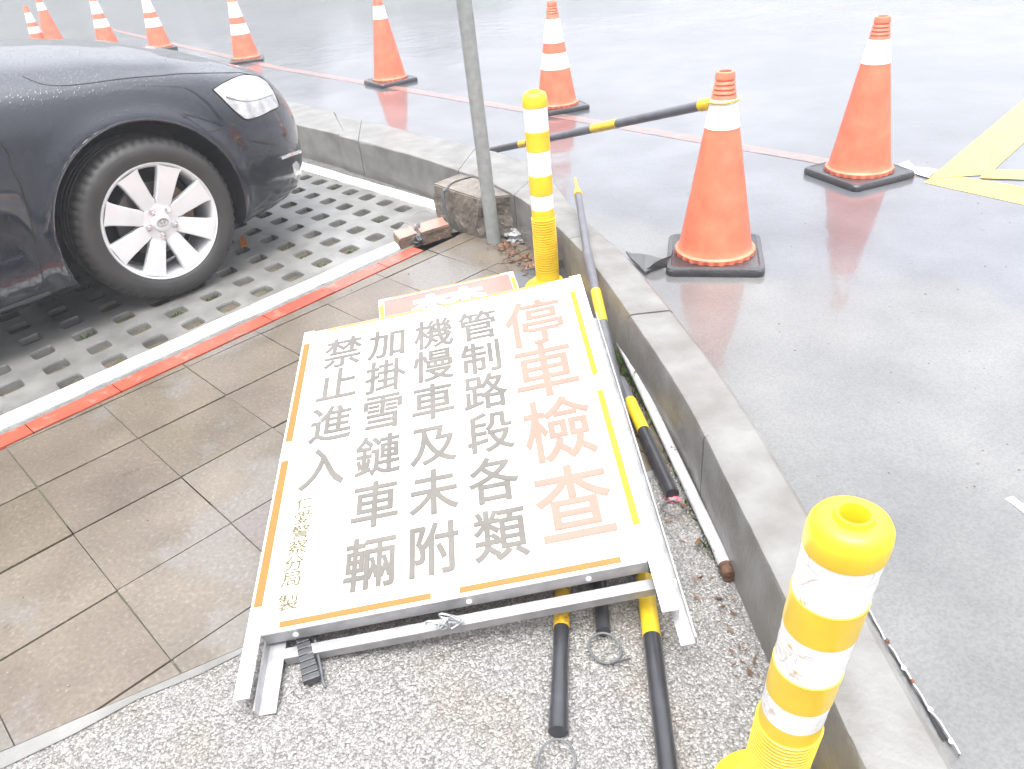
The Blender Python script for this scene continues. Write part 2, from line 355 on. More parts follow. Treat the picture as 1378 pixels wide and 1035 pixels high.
# fan of quads from the kerb to far away, so that the road is one sheet
lo = [bm.verts.new((x, y, RZ)) for x, y in pts]
mid = [bm.verts.new((x+14, y+10*(k/len(pts)), RZ)) for k, (x, y) in enumerate(pts)]
fr = [bm.verts.new((900, -400+1300*k/(len(pts)-1), RZ)) for k in range(len(pts))]
for A, B in ((lo, mid), (mid, fr)):
    for a, b, c, d in zip(A, A[1:], B[1:], B): bm.faces.new((a, b, c, d))
bm.faces.new((lo[0], mid[0], fr[0], bm.verts.new((900, -900, RZ)), bm.verts.new((.56, -900, RZ))))
bm.faces.new((lo[-1], bm.verts.new((-900, 900, RZ)), fr[-1], mid[-1]))
upward(bm); struct('road', bm, M['road'])
# kerb stones, each a block; joints where the photograph has them
ip = smooth_path(inner, 8); op = smooth_path(outer, 8)
def kerb(i0, i1, tone, dz=0):
    bm = BM(); prev = None; g = .0022
    n = i1-i0
    for k in range(n+1):
        a = ip[i0+k].copy(); b = op[i0+k].copy()
        if k == 0: d = (ip[i0+1]-a).normalized(); a += d*g; b += d*g
        if k == n: d = (a-ip[i0+k-1]).normalized(); a -= d*g; b -= d*g
        c = (b-a).normalized(); j = random.uniform(-.0015, .0015)
        prof = [(a, -.1), (a+c*j, CZ-.012+dz), (a+c*.004, CZ-.003+dz), (a+c*.012, CZ+dz), (b-c*.014, CZ+dz), (b-c*.003, CZ-.008+dz), (b, CZ-.022+dz), (b, -.1)]
        ring = [bm.verts.new((p.x, p.y, z+(random.uniform(-.0012, .0012) if z > 0 else 0))) for p, z in prof]
        if prev:
            for q in range(len(ring)): bm.faces.new((prev[q], ring[q], ring[(q+1) % 8], prev[(q+1) % 8]))
        else: bm.faces.new(ring)
        prev = ring
    bm.faces.new(prev[::-1]); bmesh.ops.recalc_face_normals(bm, faces=bm.faces)
    struct('curb', bm, M['curb'], smooth=True, angle=30)
def idx(y, path=ip): return min(range(len(path)), key=lambda i: abs(path[i].y-y))
js = [0, idx(-1.6), idx(-.4), idx(.28), idx(.87), idx(1.43), idx(2.04), idx(2.72), idx(3.28), idx(3.72), idx(4.5), idx(5.3), idx(6.6), idx(9.35), len(ip)-1]
for k in range(len(js)-1): kerb(js[k], js[k+1], 0, random.uniform(-.0015, .0015))

# paved strip, aggregate concrete, parking bay
T0 = Vector((-1.3968, 1.7635)); TA = math.radians(42.3); TS = .3004
ta = Vector((math.cos(TA), math.sin(TA))); tb = Vector((-math.sin(TA), math.cos(TA)))
# red strip lower edge (tile region's upper limit), gravel edge (lower limit)
rdir = Vector((math.cos(math.radians(44.6)), math.sin(math.radians(44.6)))); rnor = Vector((-rdir.y, rdir.x))
R0 = Vector((-1.617, 1.985))
gdir = Vector((math.cos(math.radians(24.5)), math.sin(math.radians(24.5)))); G0 = Vector((-.8, 1.035))
def clip(poly_, p, n):   # keep side where (x-p).n >= 0
    out = []
    for i in range(len(poly_)):
        a, b = poly_[i], poly_[(i+1) % len(poly_)]; da, db = (a-p).dot(n), (b-p).dot(n)
        if da >= 0: out.append(a)
        if (da >= 0) != (db >= 0): out.append(a+(b-a)*(da/(da-db)))
    return out
bm = BM(); cl = bm.loops.layers.color.new('tone')
gn = Vector((-gdir.y, gdir.x))
for i in range(-14, 12):
    for j in range(-14, 14):
        # the slab rows wander a little, as laid
        c0 = T0+ta*TS*i+tb*TS*j; gx, gy = .0015, .0030
        q = [c0+ta*gx+tb*gy, c0+ta*(TS-gx)+tb*gy, c0+ta*(TS-gx)+tb*(TS-gy), c0+ta*gx+tb*(TS-gy)]
        q = [v+Vector((random.uniform(-.0018, .0018), random.uniform(-.0018, .0018))) for v in q]
        q = clip(q, R0-rnor*.003, -rnor)
        if len(q) > 2: q = clip(q, G0+gn*.004, gn)
        if len(q) > 2: q = clip(q, Vector((.42, 0)), Vector((-1, 0)))
        if len(q) > 2: q = clip(q, Vector((-.30, 3.93)), Vector((-.72, -.66)))
        if len(q) < 3: continue
        ar = abs(sum(q[k].x*q[(k+1) % len(q)].y-q[(k+1) % len(q)].x*q[k].y for k in range(len(q))))/2
        if ar < .0012: continue
        cen = sum(q, Vector((0, 0)))/len(q)
        tone = random.uniform(.94, 1.08); tint = (tone*random.uniform(.99, 1.03), tone, tone*random.uniform(.97, 1.02), 1)
        sx, sy = random.uniform(-.006, .006), random.uniform(-.006, .006)
        rings = []
        for ins, z in ((0, -.02), (0, -.01), (0, 0)):
            rings.append([bm.verts.new((v.x+(cen.x-v.x)*ins/.15, v.y+(cen.y-v.y)*ins/.15, z+(v.x-cen.x)*sx+(v.y-cen.y)*sy)) for v in q])
        fs = [bm.faces.new(rings[2])]
        for A, B in zip(rings, rings[1:]):
            for k in range(len(q)): fs.append(bm.faces.new((A[k], A[(k+1) % len(q)], B[(k+1) % len(q)], B[k])))
        for f in fs:
            for lp in f.loops: lp[cl] = tint
struct('pavement', bm, M['tile'])
bm = BM(); far_l = 6
reg = [R0-rdir*6, R0+rdir*1.95, Vector((-.08, 3.55)), Vector((.46, 2.6)), Vector((.46, 1.5)), G0-gdir*6+gn*.02]
poly(bm, [(v.x, v.y) for v in reg], -.0055); upward(bm); struct('pavement_bedding', bm, M['mortar'])
bm = BM()
a = G0-gdir*8; b = G0+gdir*1.40
poly(bm, [(a.x, a.y), (b.x, b.y), (.46, 1.5), (.46, -6), (a.x, -6)], 0.0); upward(bm); struct('aggregate_concrete', bm, M['gravel'])
# smooth trowelled margin along the slabs
bm = BM(); a = G0-gdir*6; b = G0+gdir*1.3
mar = [a-gn*.002, b-gn*.002]; N = 60
up_ = []; dn_ = []
for k in range(N+1):
    p = a+(b-a)*(k/N); up_.append(bm.verts.new((p.x, p.y, .003))); q = p-gn*(.024+random.uniform(-.008, .008)+.009*math.sin(k*.7)+.006*math.sin(k*1.9)); dn_.append(bm.verts.new((q.x, q.y, .003)))
for k in range(N): bm.faces.new((dn_[k], dn_[k+1], up_[k+1], up_[k]))
struct('trowelled_margin', bm, M['paver'])
def strip(name, o0, o1, z, m, s0=-7, s1=1.8, wob=.003, h=.03, seg=.07):
    bm = BM(); n = int((s1-s0)/seg); A = []
    for k in range(n+1):
        s = s0+(s1-s0)*k/n
        p = R0+rdir*s+rnor*(o0+random.uniform(-wob, wob)); q = R0+rdir*s+rnor*(o1+random.uniform(-wob, wob))
        A.append([bm.verts.new((p.x, p.y, z-h)), bm.verts.new((p.x, p.y, z)), bm.verts.new((q.x, q.y, z)), bm.verts.new((q.x, q.y, z-h))])
    for a, b in zip(A, A[1:]):
        for q in range(3): bm.faces.new((a[q], a[q+1], b[q+1], b[q]))
    bmesh.ops.recalc_face_normals(bm, faces=bm.faces); upward_top(bm)
    return struct(name, bm, m)
def upward_top(bm):
    bm.normal_update()
    for f in bm.faces:
        if f.normal.z < -.5: f.normal_flip()
# red painted blocks (slightly different lengths)
s = -5.0
while s < 1.78:
    e = min(s+random.choice((.29, .30, .61)), 1.80)
    strip('red_edging', .002, .080, .004+random.uniform(-.001, .001), M['redpaint'], s+.0015, e-.0015, .0015)
    s = e
strip('grey_edging', .082, .108, .002, M['greyedge'], -5, 1.82, .004)
strip('white_edging', .110, .200, .007, M['whitepaint'], -5, 1.98, .003)
# grass paver: lattice of square cells with rounded holes
PA = Vector((.108, -.125)); PB = Vector((.1095, .1235)); PO = Vector((-.690, 3.612))
bm = BM()
wdir = Vector((math.cos(math.radians(131.0)), math.sin(math.radians(131.0)))); wn = Vector((wdir.y, -wdir.x))*-1   # wn points into the bay
W0 = Vector((-.295, 3.905))
E0 = R0+rnor*.198
def inside(p, m_=.0):
    return (p-E0).dot(rnor) > m_ and (p-W0).dot(wn) > .085+m_
HN = 16
for i in range(-26, 8):
    for j in range(-30, 12):
        c0 = PO+PA*i+PB*j
        if c0.y < .5 or c0.x < -5.2: continue
        if not inside(c0, -.09): continue
        sq = []; ho = []
        rr = random.uniform(.95, 1.05)
        for k in range(HN):
            a_ = 2*math.pi*k/HN-math.pi/4; ca, sa = math.cos(a_), math.sin(a_)
            mx = max(abs(ca), abs(sa)); u, v = .5*ca/mx, .5*sa/mx
            pw = (abs(ca)**6+abs(sa)**6)**(-1/6)
            hu, hv = .265*rr*ca*pw, .265*rr*sa*pw
            sq.append(c0+PA*u+PB*v); ho.append(c0+PA*hu+PB*hv)
        hole = inside(c0, .045)
        def cl2(p):
            d = (p-E0).dot(rnor)
            if d < 0: p = p-rnor*d
            d = (p-W0).dot(wn)-.085
            if d < 0: p = p-wn*d
            return p
        sq = [cl2(p) for p in sq]
        if not hole:
            vs = [bm.verts.new((p.x, p.y, 0)) for p in sq]
            try: bm.faces.new(vs)
            except Exception: pass
            continue
        A = [bm.verts.new((p.x, p.y, 0)) for p in sq]; B = [bm.verts.new((p.x, p.y, 0)) for p in ho]
        B2 = [bm.verts.new((p.x+(c0.x-p.x)*.05, p.y+(c0.y-p.y)*.05, -.006)) for p in ho]; Cc = [bm.verts.new((p.x+(c0.x-p.x)*.1, p.y+(c0.y-p.y)*.1, -.05)) for p in ho]
        for X, Y in ((A, B), (B, B2), (B2, Cc)):
            for k in range(HN): bm.faces.new((X[k], X[(k+1) % HN], Y[(k+1) % HN], Y[k]))
bmesh.ops.remove_doubles(bm, verts=bm.verts, dist=.0004)
upward(bm)
struct('grass_paver', bm, M['paver'])
bm = BM(); n = 46
z0 = E0-rdir*6; 
V = [[None]*n for _ in range(n)]
for i in range(n):
    for j in range(n):
        p = E0+rdir*(-5.2+7.2*i/(n-1))+rnor*(-.02+4.2*j/(n-1)); V[i][j] = bm.verts.new((p.x, p.y, -.025+random.uniform(-.012, .014)))
for i in range(n-1):
    for j in range(n-1): bm.faces.new((V[i][j], V[i+1][j], V[i+1][j+1], V[i][j+1]))
upward(bm); struct('paver_soil', bm, M['soil'], smooth=True)
# white edging along the foot of the far kerb, with a narrow grey channel behind it
def strip2(name, o0, o1, z, m, s0, s1, wob=.003):
    bm = BM(); n = 60; A = []
    for k in range(n+1):
        s_ = s0+(s1-s0)*k/n; p = W0+wdir*s_+wn*(o0+random.uniform(-wob, wob)); q = W0+wdir*s_+wn*(o1+random.uniform(-wob, wob))
        A.append((bm.verts.new((p.x, p.y, z)), bm.verts.new((q.x, q.y, z)), bm.verts.new((q.x, q.y, z-.03))))
    for a, b in zip(A, A[1:]):
        bm.faces.new((a[0], a[1], b[1], b[0])); bm.faces.new((a[1], a[2], b[2], b[1]))
    upward(bm); struct(name, bm, m)
strip2('white_edging', .0, .088, .006, M['whitepaint'], -.10, 5)
strip2('grey_edging', -.14, -.001, .001, M['greyedge'], -.15, 5)
bm = BM(); poly(bm, [(-.56, 3.30), (-.02, 3.52), (-.02, 3.60), (-.33, 4.0), (-.46, 3.62)], -.002); upward(bm); struct('corner_concrete', bm, M['paver'])
# road markings
def marking(name, pts, m, z=RZ+.0015):
    bm = BM(); poly(bm, pts, z); upward(bm); return struct(name, bm, m)
def line(name, a, b, wd, m, z=RZ+.0015, n=1):
    a = Vector(a[:2]); b = Vector(b[:2]); d = (b-a).normalized(); p = Vector((-d.y, d.x))*wd/2
    return marking(name, [(a-p), (b-p), (b+p), (a+p)], m, z)
line('red_road_line', (1.9670, 3.3865, 0.0600), (-2.0725, 8.4395, 0.0600), .10, M['redline'])
line('red_road_line', (-2.0725, 8.4395, 0.0600), (-5.9833, 14.0667, 0.0600), .10, M['redline'])
y0 = (1.9954, 3.3209, 0.0600); ya = (3.0272, 4.2665, 0.0600); yb = (2.2562, 3.0387, 0.0600)
def far_(a, b, k): return (a[0]+(b[0]-a[0])*k, a[1]+(b[1]-a[1])*k)
marking('yellow_road_line', [(1.9605, 3.2996, 0.0600), (2.1865, 2.9278, 0.0600), far_((1.9605, 3.2996, 0.0600), (2.1865, 2.9278, 0.0600), 4), far_((2.1247, 3.4016, 0.0600), (2.3085, 3.1221, 0.0600), 4), (2.3085, 3.1221, 0.0600), (2.0812, 3.4050, 0.0600)], M['yellowline'], RZ+.0015)
marking('yellow_road_line', [(2.0053, 3.3398, 0.0600), (2.2622, 3.3091, 0.0600), far_((2.2622, 3.3091, 0.0600), (2.6776, 3.7097, 0.0600), 4), far_((2.0053, 3.3398, 0.0600), (3.1573, 4.4737, 0.0600), 4)], M['yellowline'], RZ+.003)
marking('yellow_road_line', [(2.2841, 3.3699, 0.0600), (2.4321, 3.3188, 0.0600), far_((2.2841, 3.3699, 0.0600), (2.4321, 3.3188, 0.0600), 5), far_((2.2011, 3.2742, 0.0600), (2.3576, 3.2002, 0.0600), 5), (2.3576, 3.2002, 0.0600), (2.2011, 3.2742, 0.0600)], M['yellowline'], RZ+.0045)
line('white_road_line', (1.1041, 1.2614, 0.0600), (1.1347, 1.1449, 0.0600), .022, M['whiteline'])
# added hillside, unseen above the frame, shaped to darken what the wet road mirrors
bm = BM(); N = 90; prev = None
for k in range(N+1):
    a_ = math.radians(40-150*k/N+90); R_ = 75
    dd = max(0, 1-abs(k/N-.17)/.28)
    hh = (2+11*dd)*(1+.25*math.sin(k*.9)+.15*math.sin(k*2.3))
    row = [bm.verts.new((R_*math.cos(a_)*f, R_*math.sin(a_)*f, z)) for f, z in ((1, 0), (1.04, hh*.55), (1.12, hh), (1.5, hh*1.1), (1.8, 0))]
    if prev:
        for q in range(4): bm.faces.new((prev[q], row[q], row[q+1], prev[q+1]))
    prev = row
struct('added_hills', bm, M['added_hill'])
# ================= TRAFFIC CONES =================
def make_cone(bands, label, group='orange traffic cones'):
    root = empty('traffic_cone'); tag(root, label, 'traffic cone', group)
    bm = BM(); h = .18; pts = []
    for cx, cy, a0 in ((h-.03, h-.03, 0), (-h+.03, h-.03, 90), (-h+.03, -h+.03, 180), (h-.03, -h+.03, 270)):
        for k in range(5): a = math.radians(a0+k*22.5); pts.append((cx+.03*math.cos(a), cy+.03*math.sin(a)))
    rings = []
    for sc, z in ((.985, 0), (1, .006), (1, .022), (.975, .030), (.90, .034), (.87, .030)):
        rings.append([bm.verts.new((x*sc, y*sc, z)) for x, y in pts])
    for A, B in zip(rings, rings[1:]):
        for k in range(20): bm.faces.new((A[k], A[(k+1) % 20], B[(k+1) % 20], B[k]))
    bm.faces.new(rings[0][::-1]); bm.faces.new(rings[-1])
    obj('cone_base', bm, M['conerubber'], root, smooth=True, angle=30)
    bm = BM(); prof = [(.152, .031), (.153, .040), (.150, .047), (.141, .050), (.1375, .055)]
    R = lambda z: .1375-(.1375-.034)*(z-.055)/(.66-.055)
    z = .08
    while z < .60: prof.append((R(z), z)); z += .04
    for z in (.612, .627, .642, .657): prof += [(R(z), z), (R(z)-.003, z+.003), (R(z)-.003, z+.006), (R(z), z+.009)]
    prof += [(.033, .682), (.030, .689), (.022, .690), (.020, .66)]
    lathe(bm, prof, 96, lambda k, i, r: r-.007*(1 if (i % 4) < 2 else 0) if k < 2 else r, cap0=True, cap1=True)
    obj('cone_body', bm, M['orange'], root, smooth=True, angle=40)
    for z0, z1 in bands:
        bm = BM(); lathe(bm, [(R(z0)+.0002, z0-.001), (R(z0)+.0014, z0), (R(z1)+.0014, z1), (R(z1)+.0002, z1+.001)], 64, cap0=False, cap1=False)
        obj('reflective_band', bm, M['reflector'], root, smooth=True)
    return root
c1 = make_cone([(.505, .60)], 'orange cone with one white band beside the yellow road line, on a black base')
c1.location = (1.7400, 3.4864, 0.0600); c1.rotation_euler.z = -1.2369
cm = copy_tree(c1, (0.8386, 2.7246, 0.0600), -0.2637); cm['label'] = 'orange cone nearest the kerb, holding up the black and yellow bar'
c4 = copy_tree(c1, (-0.7761, 7.0048, 0.0600), -0.9981); c4['label'] = 'orange cone left of the grey pole, cut by the top of the photo'
c8 = copy_tree(c1, (-5.9961, 12.1043, 0.0600), .3); c8['label'] = 'distant one-banded cone half hidden behind the car bonnet, second from the left'
c3 = make_cone([(.275, .375), (.44, .585)], 'orange cone with two white bands seen behind the yellow post')
c3.location = (0.5093, 5.4370, 0.0600); c3.rotation_euler.z = 0.3149; c3.scale = (.97,)*3
for px, rz, sc, lab in (((-2.5304, 9.0998, 0.0600), .2, 1, 'two-banded cone just beyond the front corner of the black car'), ((-4.0631, 10.8196, 0.0600), .5, 1, 'two-banded cone behind the bonnet, third from the right of the cones behind the car'), ((-4.9818, 11.4613, 0.0600), .1, 1, 'two-banded cone behind the middle of the bonnet'), ((-6.2133, 12.1104, 0.0600), .7, .84, 'smallest, leftmost two-banded cone behind the bonnet')):
    c = copy_tree(c3, px, rz, sc); c['label'] = lab

# ================= DELINEATOR POSTS =================
def make_post(label, base, lean, bandmat, near):
    root = empty('delineator_post', base); tag(root, label, 'bollard', 'yellow and white flexible posts')
    bm = BM(); lathe(bm, [(.092, 0), (.092, .010), (.086, .017), (.066, .026), (.056, .040)], 48)
    obj('post_base', bm, M['yellow'], root, smooth=True)
    def leanit(bm):
        for v in bm.verts:
            z = v.co.z; k = max(0, z-.03); t = min(1, k/.1)
            v.co.x += lean[0]*k*t; v.co.y += lean[1]*k*t
    bm = BM(); prof = [(.046, .03), (.046, .075)]
    for i in range(22):
        z = .08+i*.0098; prof += [(.0455, z), (.0462, z+.0015), (.0462, z+.005), (.0435, z+.0062), (.0435, z+.0085)]
    prof += [(.0435, .2955)]
    # three collars between the white sleeves
    yy = ((.385, .455), (.545, .612), (.695, .70)); wz = ((.296, .385), (.455, .545), (.612, .695))
    for a, b in yy[:2]: prof += [(.0405, a-.001), (.0435, a), (.0435, b), (.0405, b+.001)]
    prof += [(.0405, .694), (.0438, .695), (.0442, .70), (.0440, .715), (.0425, .729), (.038, .738), (.030, .7425), (.021, .7425), (.0195, .746), (.0185, .7485), (.0155, .7485), (.0135, .744), (.013, .70)]
    lathe(bm, prof, 64); leanit(bm); obj('post_tube', bm, M['yellow'], root, smooth=True, angle=50)
    for a, b in wz:
        bm = BM(); n = 8; lathe(bm, [(.0408, a+.0005)]+[(.0424+.0004*math.sin(k*2.1), a+.001+(b-a-.002)*k/n) for k in range(n+1)]+[(.0408, b-.0005)], 64, cap0=False, cap1=False)
        leanit(bm); obj('reflective_band', bm, bandmat, root, smooth=True)
    return root
make_post('yellow post with white bands upright behind the top of the white sign board', (0.1835, 2.7371, 0.0000), (-.005, .01), M['reflector'], 0)
make_post('yellow post with torn white bands leaning in the front right corner', (.349, .672, 0), (-.016, -.146), M['torn'], 1)

# ================= GREY POLE, BLOCK, BRICKS =================
pb = Vector((-0.0145, 3.2599, 0.0000)); root = empty('steel_pole', pb); tag(root, 'tall round galvanised steel pole rising past the broken concrete block', 'pole')
bm = BM(); n = 26
tube(bm, [(-.018*k/n*2.4-.0, 0, -.05+2.6*k/n) for k in range(n+1)], .0305, 28); obj('pole_shaft', bm, M['galv'], root, smooth=True, angle=50)
bm = BM(); tube(bm, [(-.047, 0, 2.55), (-.0472, 0, 2.562)], .033, 28); obj('pole_cap', bm, M['galv'], root, smooth=True, angle=50)

def rock(bm, top, zt, amp, sub=5, inset=.0, zb=-.01, seed=1):
    rnd = random.Random(seed); a = [bm.verts.new((p[0]*1.0, p[1], zb)) for p in top]; b = [bm.verts.new((p[0], p[1], zt)) for p in top]; n = len(top)
    bm.faces.new(a[::-1]); bm.faces.new(b)
    for i in range(n): bm.faces.new((a[i], a[(i+1) % n], b[(i+1) % n], b[i]))
    bmesh.ops.recalc_face_normals(bm, faces=bm.faces)
    bmesh.ops.bevel(bm, geom=list(bm.edges), offset=.006, segments=2, affect='EDGES')
    bmesh.ops.subdivide_edges(bm, edges=bm.edges, cuts=sub, use_grid_fill=True)
    from mathutils import noise as nz
    for v in bm.verts:
        p = v.co*17+Vector((seed, 0, 0)); q = v.co*55
        k = 1.0 if v.co.z < zt-.012 else .12
        v.co += Vector((nz.noise(p), nz.noise(p+Vector((9, 0, 0))), .4*nz.noise(p+Vector((0, 9, 0)))))*amp*k + Vector((nz.noise(q), nz.noise(q+Vector((5, 5, 0))), 0))*amp*.35*k
blk = [(-0.2800, 3.5911, 0.1950), (-0.0700, 3.3195, 0.1950), (0.1001, 3.3067, 0.1950), (0.0978, 3.4448, 0.1950), (-0.1296, 3.7295, 0.1950)]
root = empty('concrete_block', (blk[1][0], blk[1][1], 0)); tag(root, 'broken grey concrete block with a dark strap, behind the steel pole', 'concrete block')
bm = BM(); rock(bm, [(p[0], p[1]) for p in blk], .197, .022, 6, seed=3); obj('block', bm, M['stone'], root, world=True, smooth=True, angle=40)
sA = Vector((-0.2134, 3.4696, 0.1950)); sB = Vector((-0.1726, 3.5785, 0.1950))
bm = BM()
sp = [Vector((-0.0428, 3.6515, 0.1950)), sB, sA, sA+Vector((-.012, -.014, -.01)), sA+Vector((-.016, -.022, -.08)), sA+Vector((.0, -.03, -.19))]
sp = [p+Vector((0, 0, .006)) for p in sp]
tube(bm, smooth_path(sp, 4), [.004]*8+[.009]*13, 8); obj('strap', bm, M['strap'], root, world=True, smooth=True)
def brick(pa, pb_, pc, h, lab, seed):
    top = [pa, pb_, (pb_[0]+pc[0]-pa[0], pb_[1]+pc[1]-pa[1]), pc]
    root = empty('brick', (pa[0], pa[1], 0)); tag(root, lab, 'brick', 'red-topped bricks')
    bm = BM(); rock(bm, [(p[0], p[1]) for p in top], h-.003, .006, 4, seed=seed); obj('brick_body', bm, M['brickside'], root, world=True, smooth=True, angle=40)
    bm = BM(); c = [sum(p[i] for p in top)/4 for i in (0, 1)]
    prism(bm, [(p[0]+(c[0]-p[0])*.07, p[1]+(c[1]-p[1])*.07) for p in top], h-.006, h+.0015)
    bmesh.ops.subdivide_edges(bm, edges=bm.edges, cuts=4, use_grid_fill=True)
    for v in bm.verts: v.co += Vector((random.uniform(-.0015, .0015), random.uniform(-.0015, .0015), random.uniform(-.0008, .0008)))
    obj('painted_top', bm, M['brick'], root, world=True, smooth=True)
brick((-0.4437, 3.2882, 0.0500), (-0.3617, 3.3482, 0.0500), (-0.4832, 3.4011, 0.0500), .05, 'small red-topped brick end at the left of the wire knot', 5)
brick((-0.3464, 3.3310, 0.0550), (-0.2101, 3.4065, 0.0550), (-0.3871, 3.4476, 0.0550), .055, 'longer red-topped brick touching the broken concrete block', 8)
root = empty('wire_knot', (-0.3651, 3.4016, 0.0000)); tag(root, 'knotted grey wire and strap wrapped over the gap between the two bricks', 'wire')
bm = BM()
for q in range(5):
    a = Vector((-0.3647, 3.4377, 0.0600)); b = Vector((-0.3551, 3.3301, 0.0200))
    pts = [a+(b-a)*(k/9)+Vector((random.uniform(-.010, .010), random.uniform(-.004, .004)-.008*math.sin(k), .006+.008*math.sin(k*.35*math.pi))) for k in range(10)]
    tube(bm, smooth_path(pts, 3), .0035, 6)
for q in range(3):
    c = Vector((-0.3656, 3.3330, 0.0200)); pts = [c+Vector((.022*math.cos(a*.7+q), .006*math.sin(a+q), .015*math.sin(a*.7+q)+.006)) for a in [i*.9 for i in range(10)]]
    tube(bm, smooth_path(pts, 3), .003, 6)
obj('wire', bm, M['strap'], root, world=True, smooth=True)

# ================= SIGN BOARDS =================
def char_mesh(bm, ch, cx, cy, cw, chh, z, off=.02, mi=0):
    cu = bpy.data.curves.new('glyph', 'FONT'); cu.body = ch; cu.size = 1; cu.resolution_u = 4
    o = bpy.data.objects.new('glyph', cu); link(o); bpy.context.view_layer.update()
    me = bpy.data.meshes.new_from_object(o.evaluated_get(bpy.context.evaluated_depsgraph_get()))
    pt = [Vector((cx+(v.co.x-.5)*cw, cy+(v.co.y-.38)*chh, z+.0003)) for v in me.vertices]
    vs = [bm.verts.new(q) for q in pt]; cnt = {}
    for p in me.polygons:
        f = bm.faces.new([vs[i] for i in p.vertices]); f.material_index = mi
        for k in p.edge_keys: cnt[k] = cnt.get(k, 0)+1
    # embolden: a thin flat stroke along every outline edge, each a hair below the last
    for q, (k, c) in enumerate(cnt.items()):
        if c != 1: continue
        a_, b_ = pt[k[0]], pt[k[1]]; d = b_-a_
        if d.length < 1e-6: continue
        d.normalize(); n_ = Vector((-d.y, d.x, 0))*off*cw; d = d*off*cw*.7; dz = Vector((0, 0, -.0001-.0004*((q*37) % 101)/101))
        bm.faces.new([bm.verts.new(v+dz) for v in (a_-d-n_, b_+d-n_, b_+d+n_, a_-d+n_)])
    bpy.data.objects.remove(o); bpy.data.curves.remove(cu); bpy.data.meshes.remove(me)
def tape(root, x0, x1, y0, y1, z, m):
    bm = BM(); box(bm, x0, x1, y0, y1, z, z+.0007); obj('tape_strip', bm, m, root)
W_, L_ = .835, 1.068
MW = Matrix(((.99365, .00964, .11206, 0), (-.02538, .98983, .13994, 0), (-.10958, -.14190, .98380, 0), (0, 0, 0, 1)))
MW = Matrix(((0.993654,-0.025384,-0.109576,-0.5827), (0.009639,0.989834,-0.141900,1.0756), (0.112064,0.139943,0.983798,0.0700), (0,0,0,1)))
root = empty('folding_sign', mw=MW); tag(root, 'large white folding sign board with Chinese characters lying flat on the paving', 'sign board')
bm = BM(); box(bm, .0105, W_-.0105, .004, L_-.004, -.004, .0); obj('sign_panel', bm, M['panel'], root, bevel=.0006)
def angle_rail(bm, x0, x1, y0, y1, zt, side, drop=.032, t=.003):
    box(bm, x0, x1, y0, y1, zt-t, zt)
    if side < 0: box(bm, x0, x0+t, y0, y1, zt-drop, zt-t-.0002)
    else: box(bm, x1-t, x1, y0, y1, zt-drop, zt-t-.0002)
bm = BM(); angle_rail(bm, -.022, .0102, -.135, L_, .003, -1); obj('leg', bm, M['whiteframe'], root, bevel=.001)
bm = BM(); angle_rail(bm, W_-.0102, W_+.024, -.118, L_, .003, 1); obj('leg', bm, M['whiteframe'], root, bevel=.001)
bm = BM(); box(bm, .0115, W_-.0115, 0, .003, -.034, -.0005); box(bm, .0115, W_-.0115, .0035, .03, -.0075, -.0045); obj('bottom_rail', bm, M['alu'], root, bevel=.0007)
bm = BM(); box(bm, .0115, W_-.0115, L_-.003, L_, -.034, -.0005); box(bm, .0115, W_-.0115, L_-.03, L_-.0035, -.0075, -.0045); obj('top_rail', bm, M['alu'], root, bevel=.0007)
for x in (.08, .45, .70):
    bm = BM()
    tube(bm, [(x, -.0005, -.016), (x, -.004, -.016)], .006, 10); obj('rivet', bm, M['whiteframe'], root, smooth=True)
for a, b in ((.07, .505), (.576, 1.005)): tape(root, -.0165, .0035, a, b, .0032, M['otape'])
for a, b in ((.095, .53), (.595, .985)): tape(root, W_-.020, W_-.0045, a, b, .0032, M['ytape'])
for a, b in ((.048, .374), (.434, .772)): tape(root, a, b, .010, .025, .0003, M['otape'])
for a, b in ((.05, .36), (.42, .74)): tape(root, a, b, L_-.012, L_-.005, .0003, M['ytape'])
bm = BM()
for ch, x, y in zip('停車檢查', (.692, .697, .700, .702), (.879, .660, .430, .192)): char_mesh(bm, ch, x, y, .178, .232, .0012, .018)
obj('red_heading', bm, M['redletter'], root)
bm = BM()
cols = [('管制路段各類', (.527, .528, .529, .531, .528, .531), (.921, .768, .620, .465, .304, .143)),
        ('機慢車及未附', (.393, .390, .386, .385, .384, .380), (.927, .778, .624, .462, .303, .138)),
        ('加掛雪鏈車輛', (.251, .250, .247, .241, .241, .238), (.927, .775, .626, .463, .302, .134)),
        ('禁止進入', (.114, .108, .104, .098), (.930, .782, .620, .459))]
for s_, xs, ys in cols:
    for ch, x, y in zip(s_, xs, ys): char_mesh(bm, ch, x, y, .122, .150, .0012, .021)
obj('black_lettering', bm, M['letter'], root)
bm = BM()
for ch, x, y in zip('仁愛警察分局製', (.065, .065, .065, .063, .060, .060, .060), (.348, .303, .259, .216, .172, .130, .070)): char_mesh(bm, ch, x, y, .050, .044, .0012, .0045)
obj('small_lettering', bm, M['smallletter'], root)
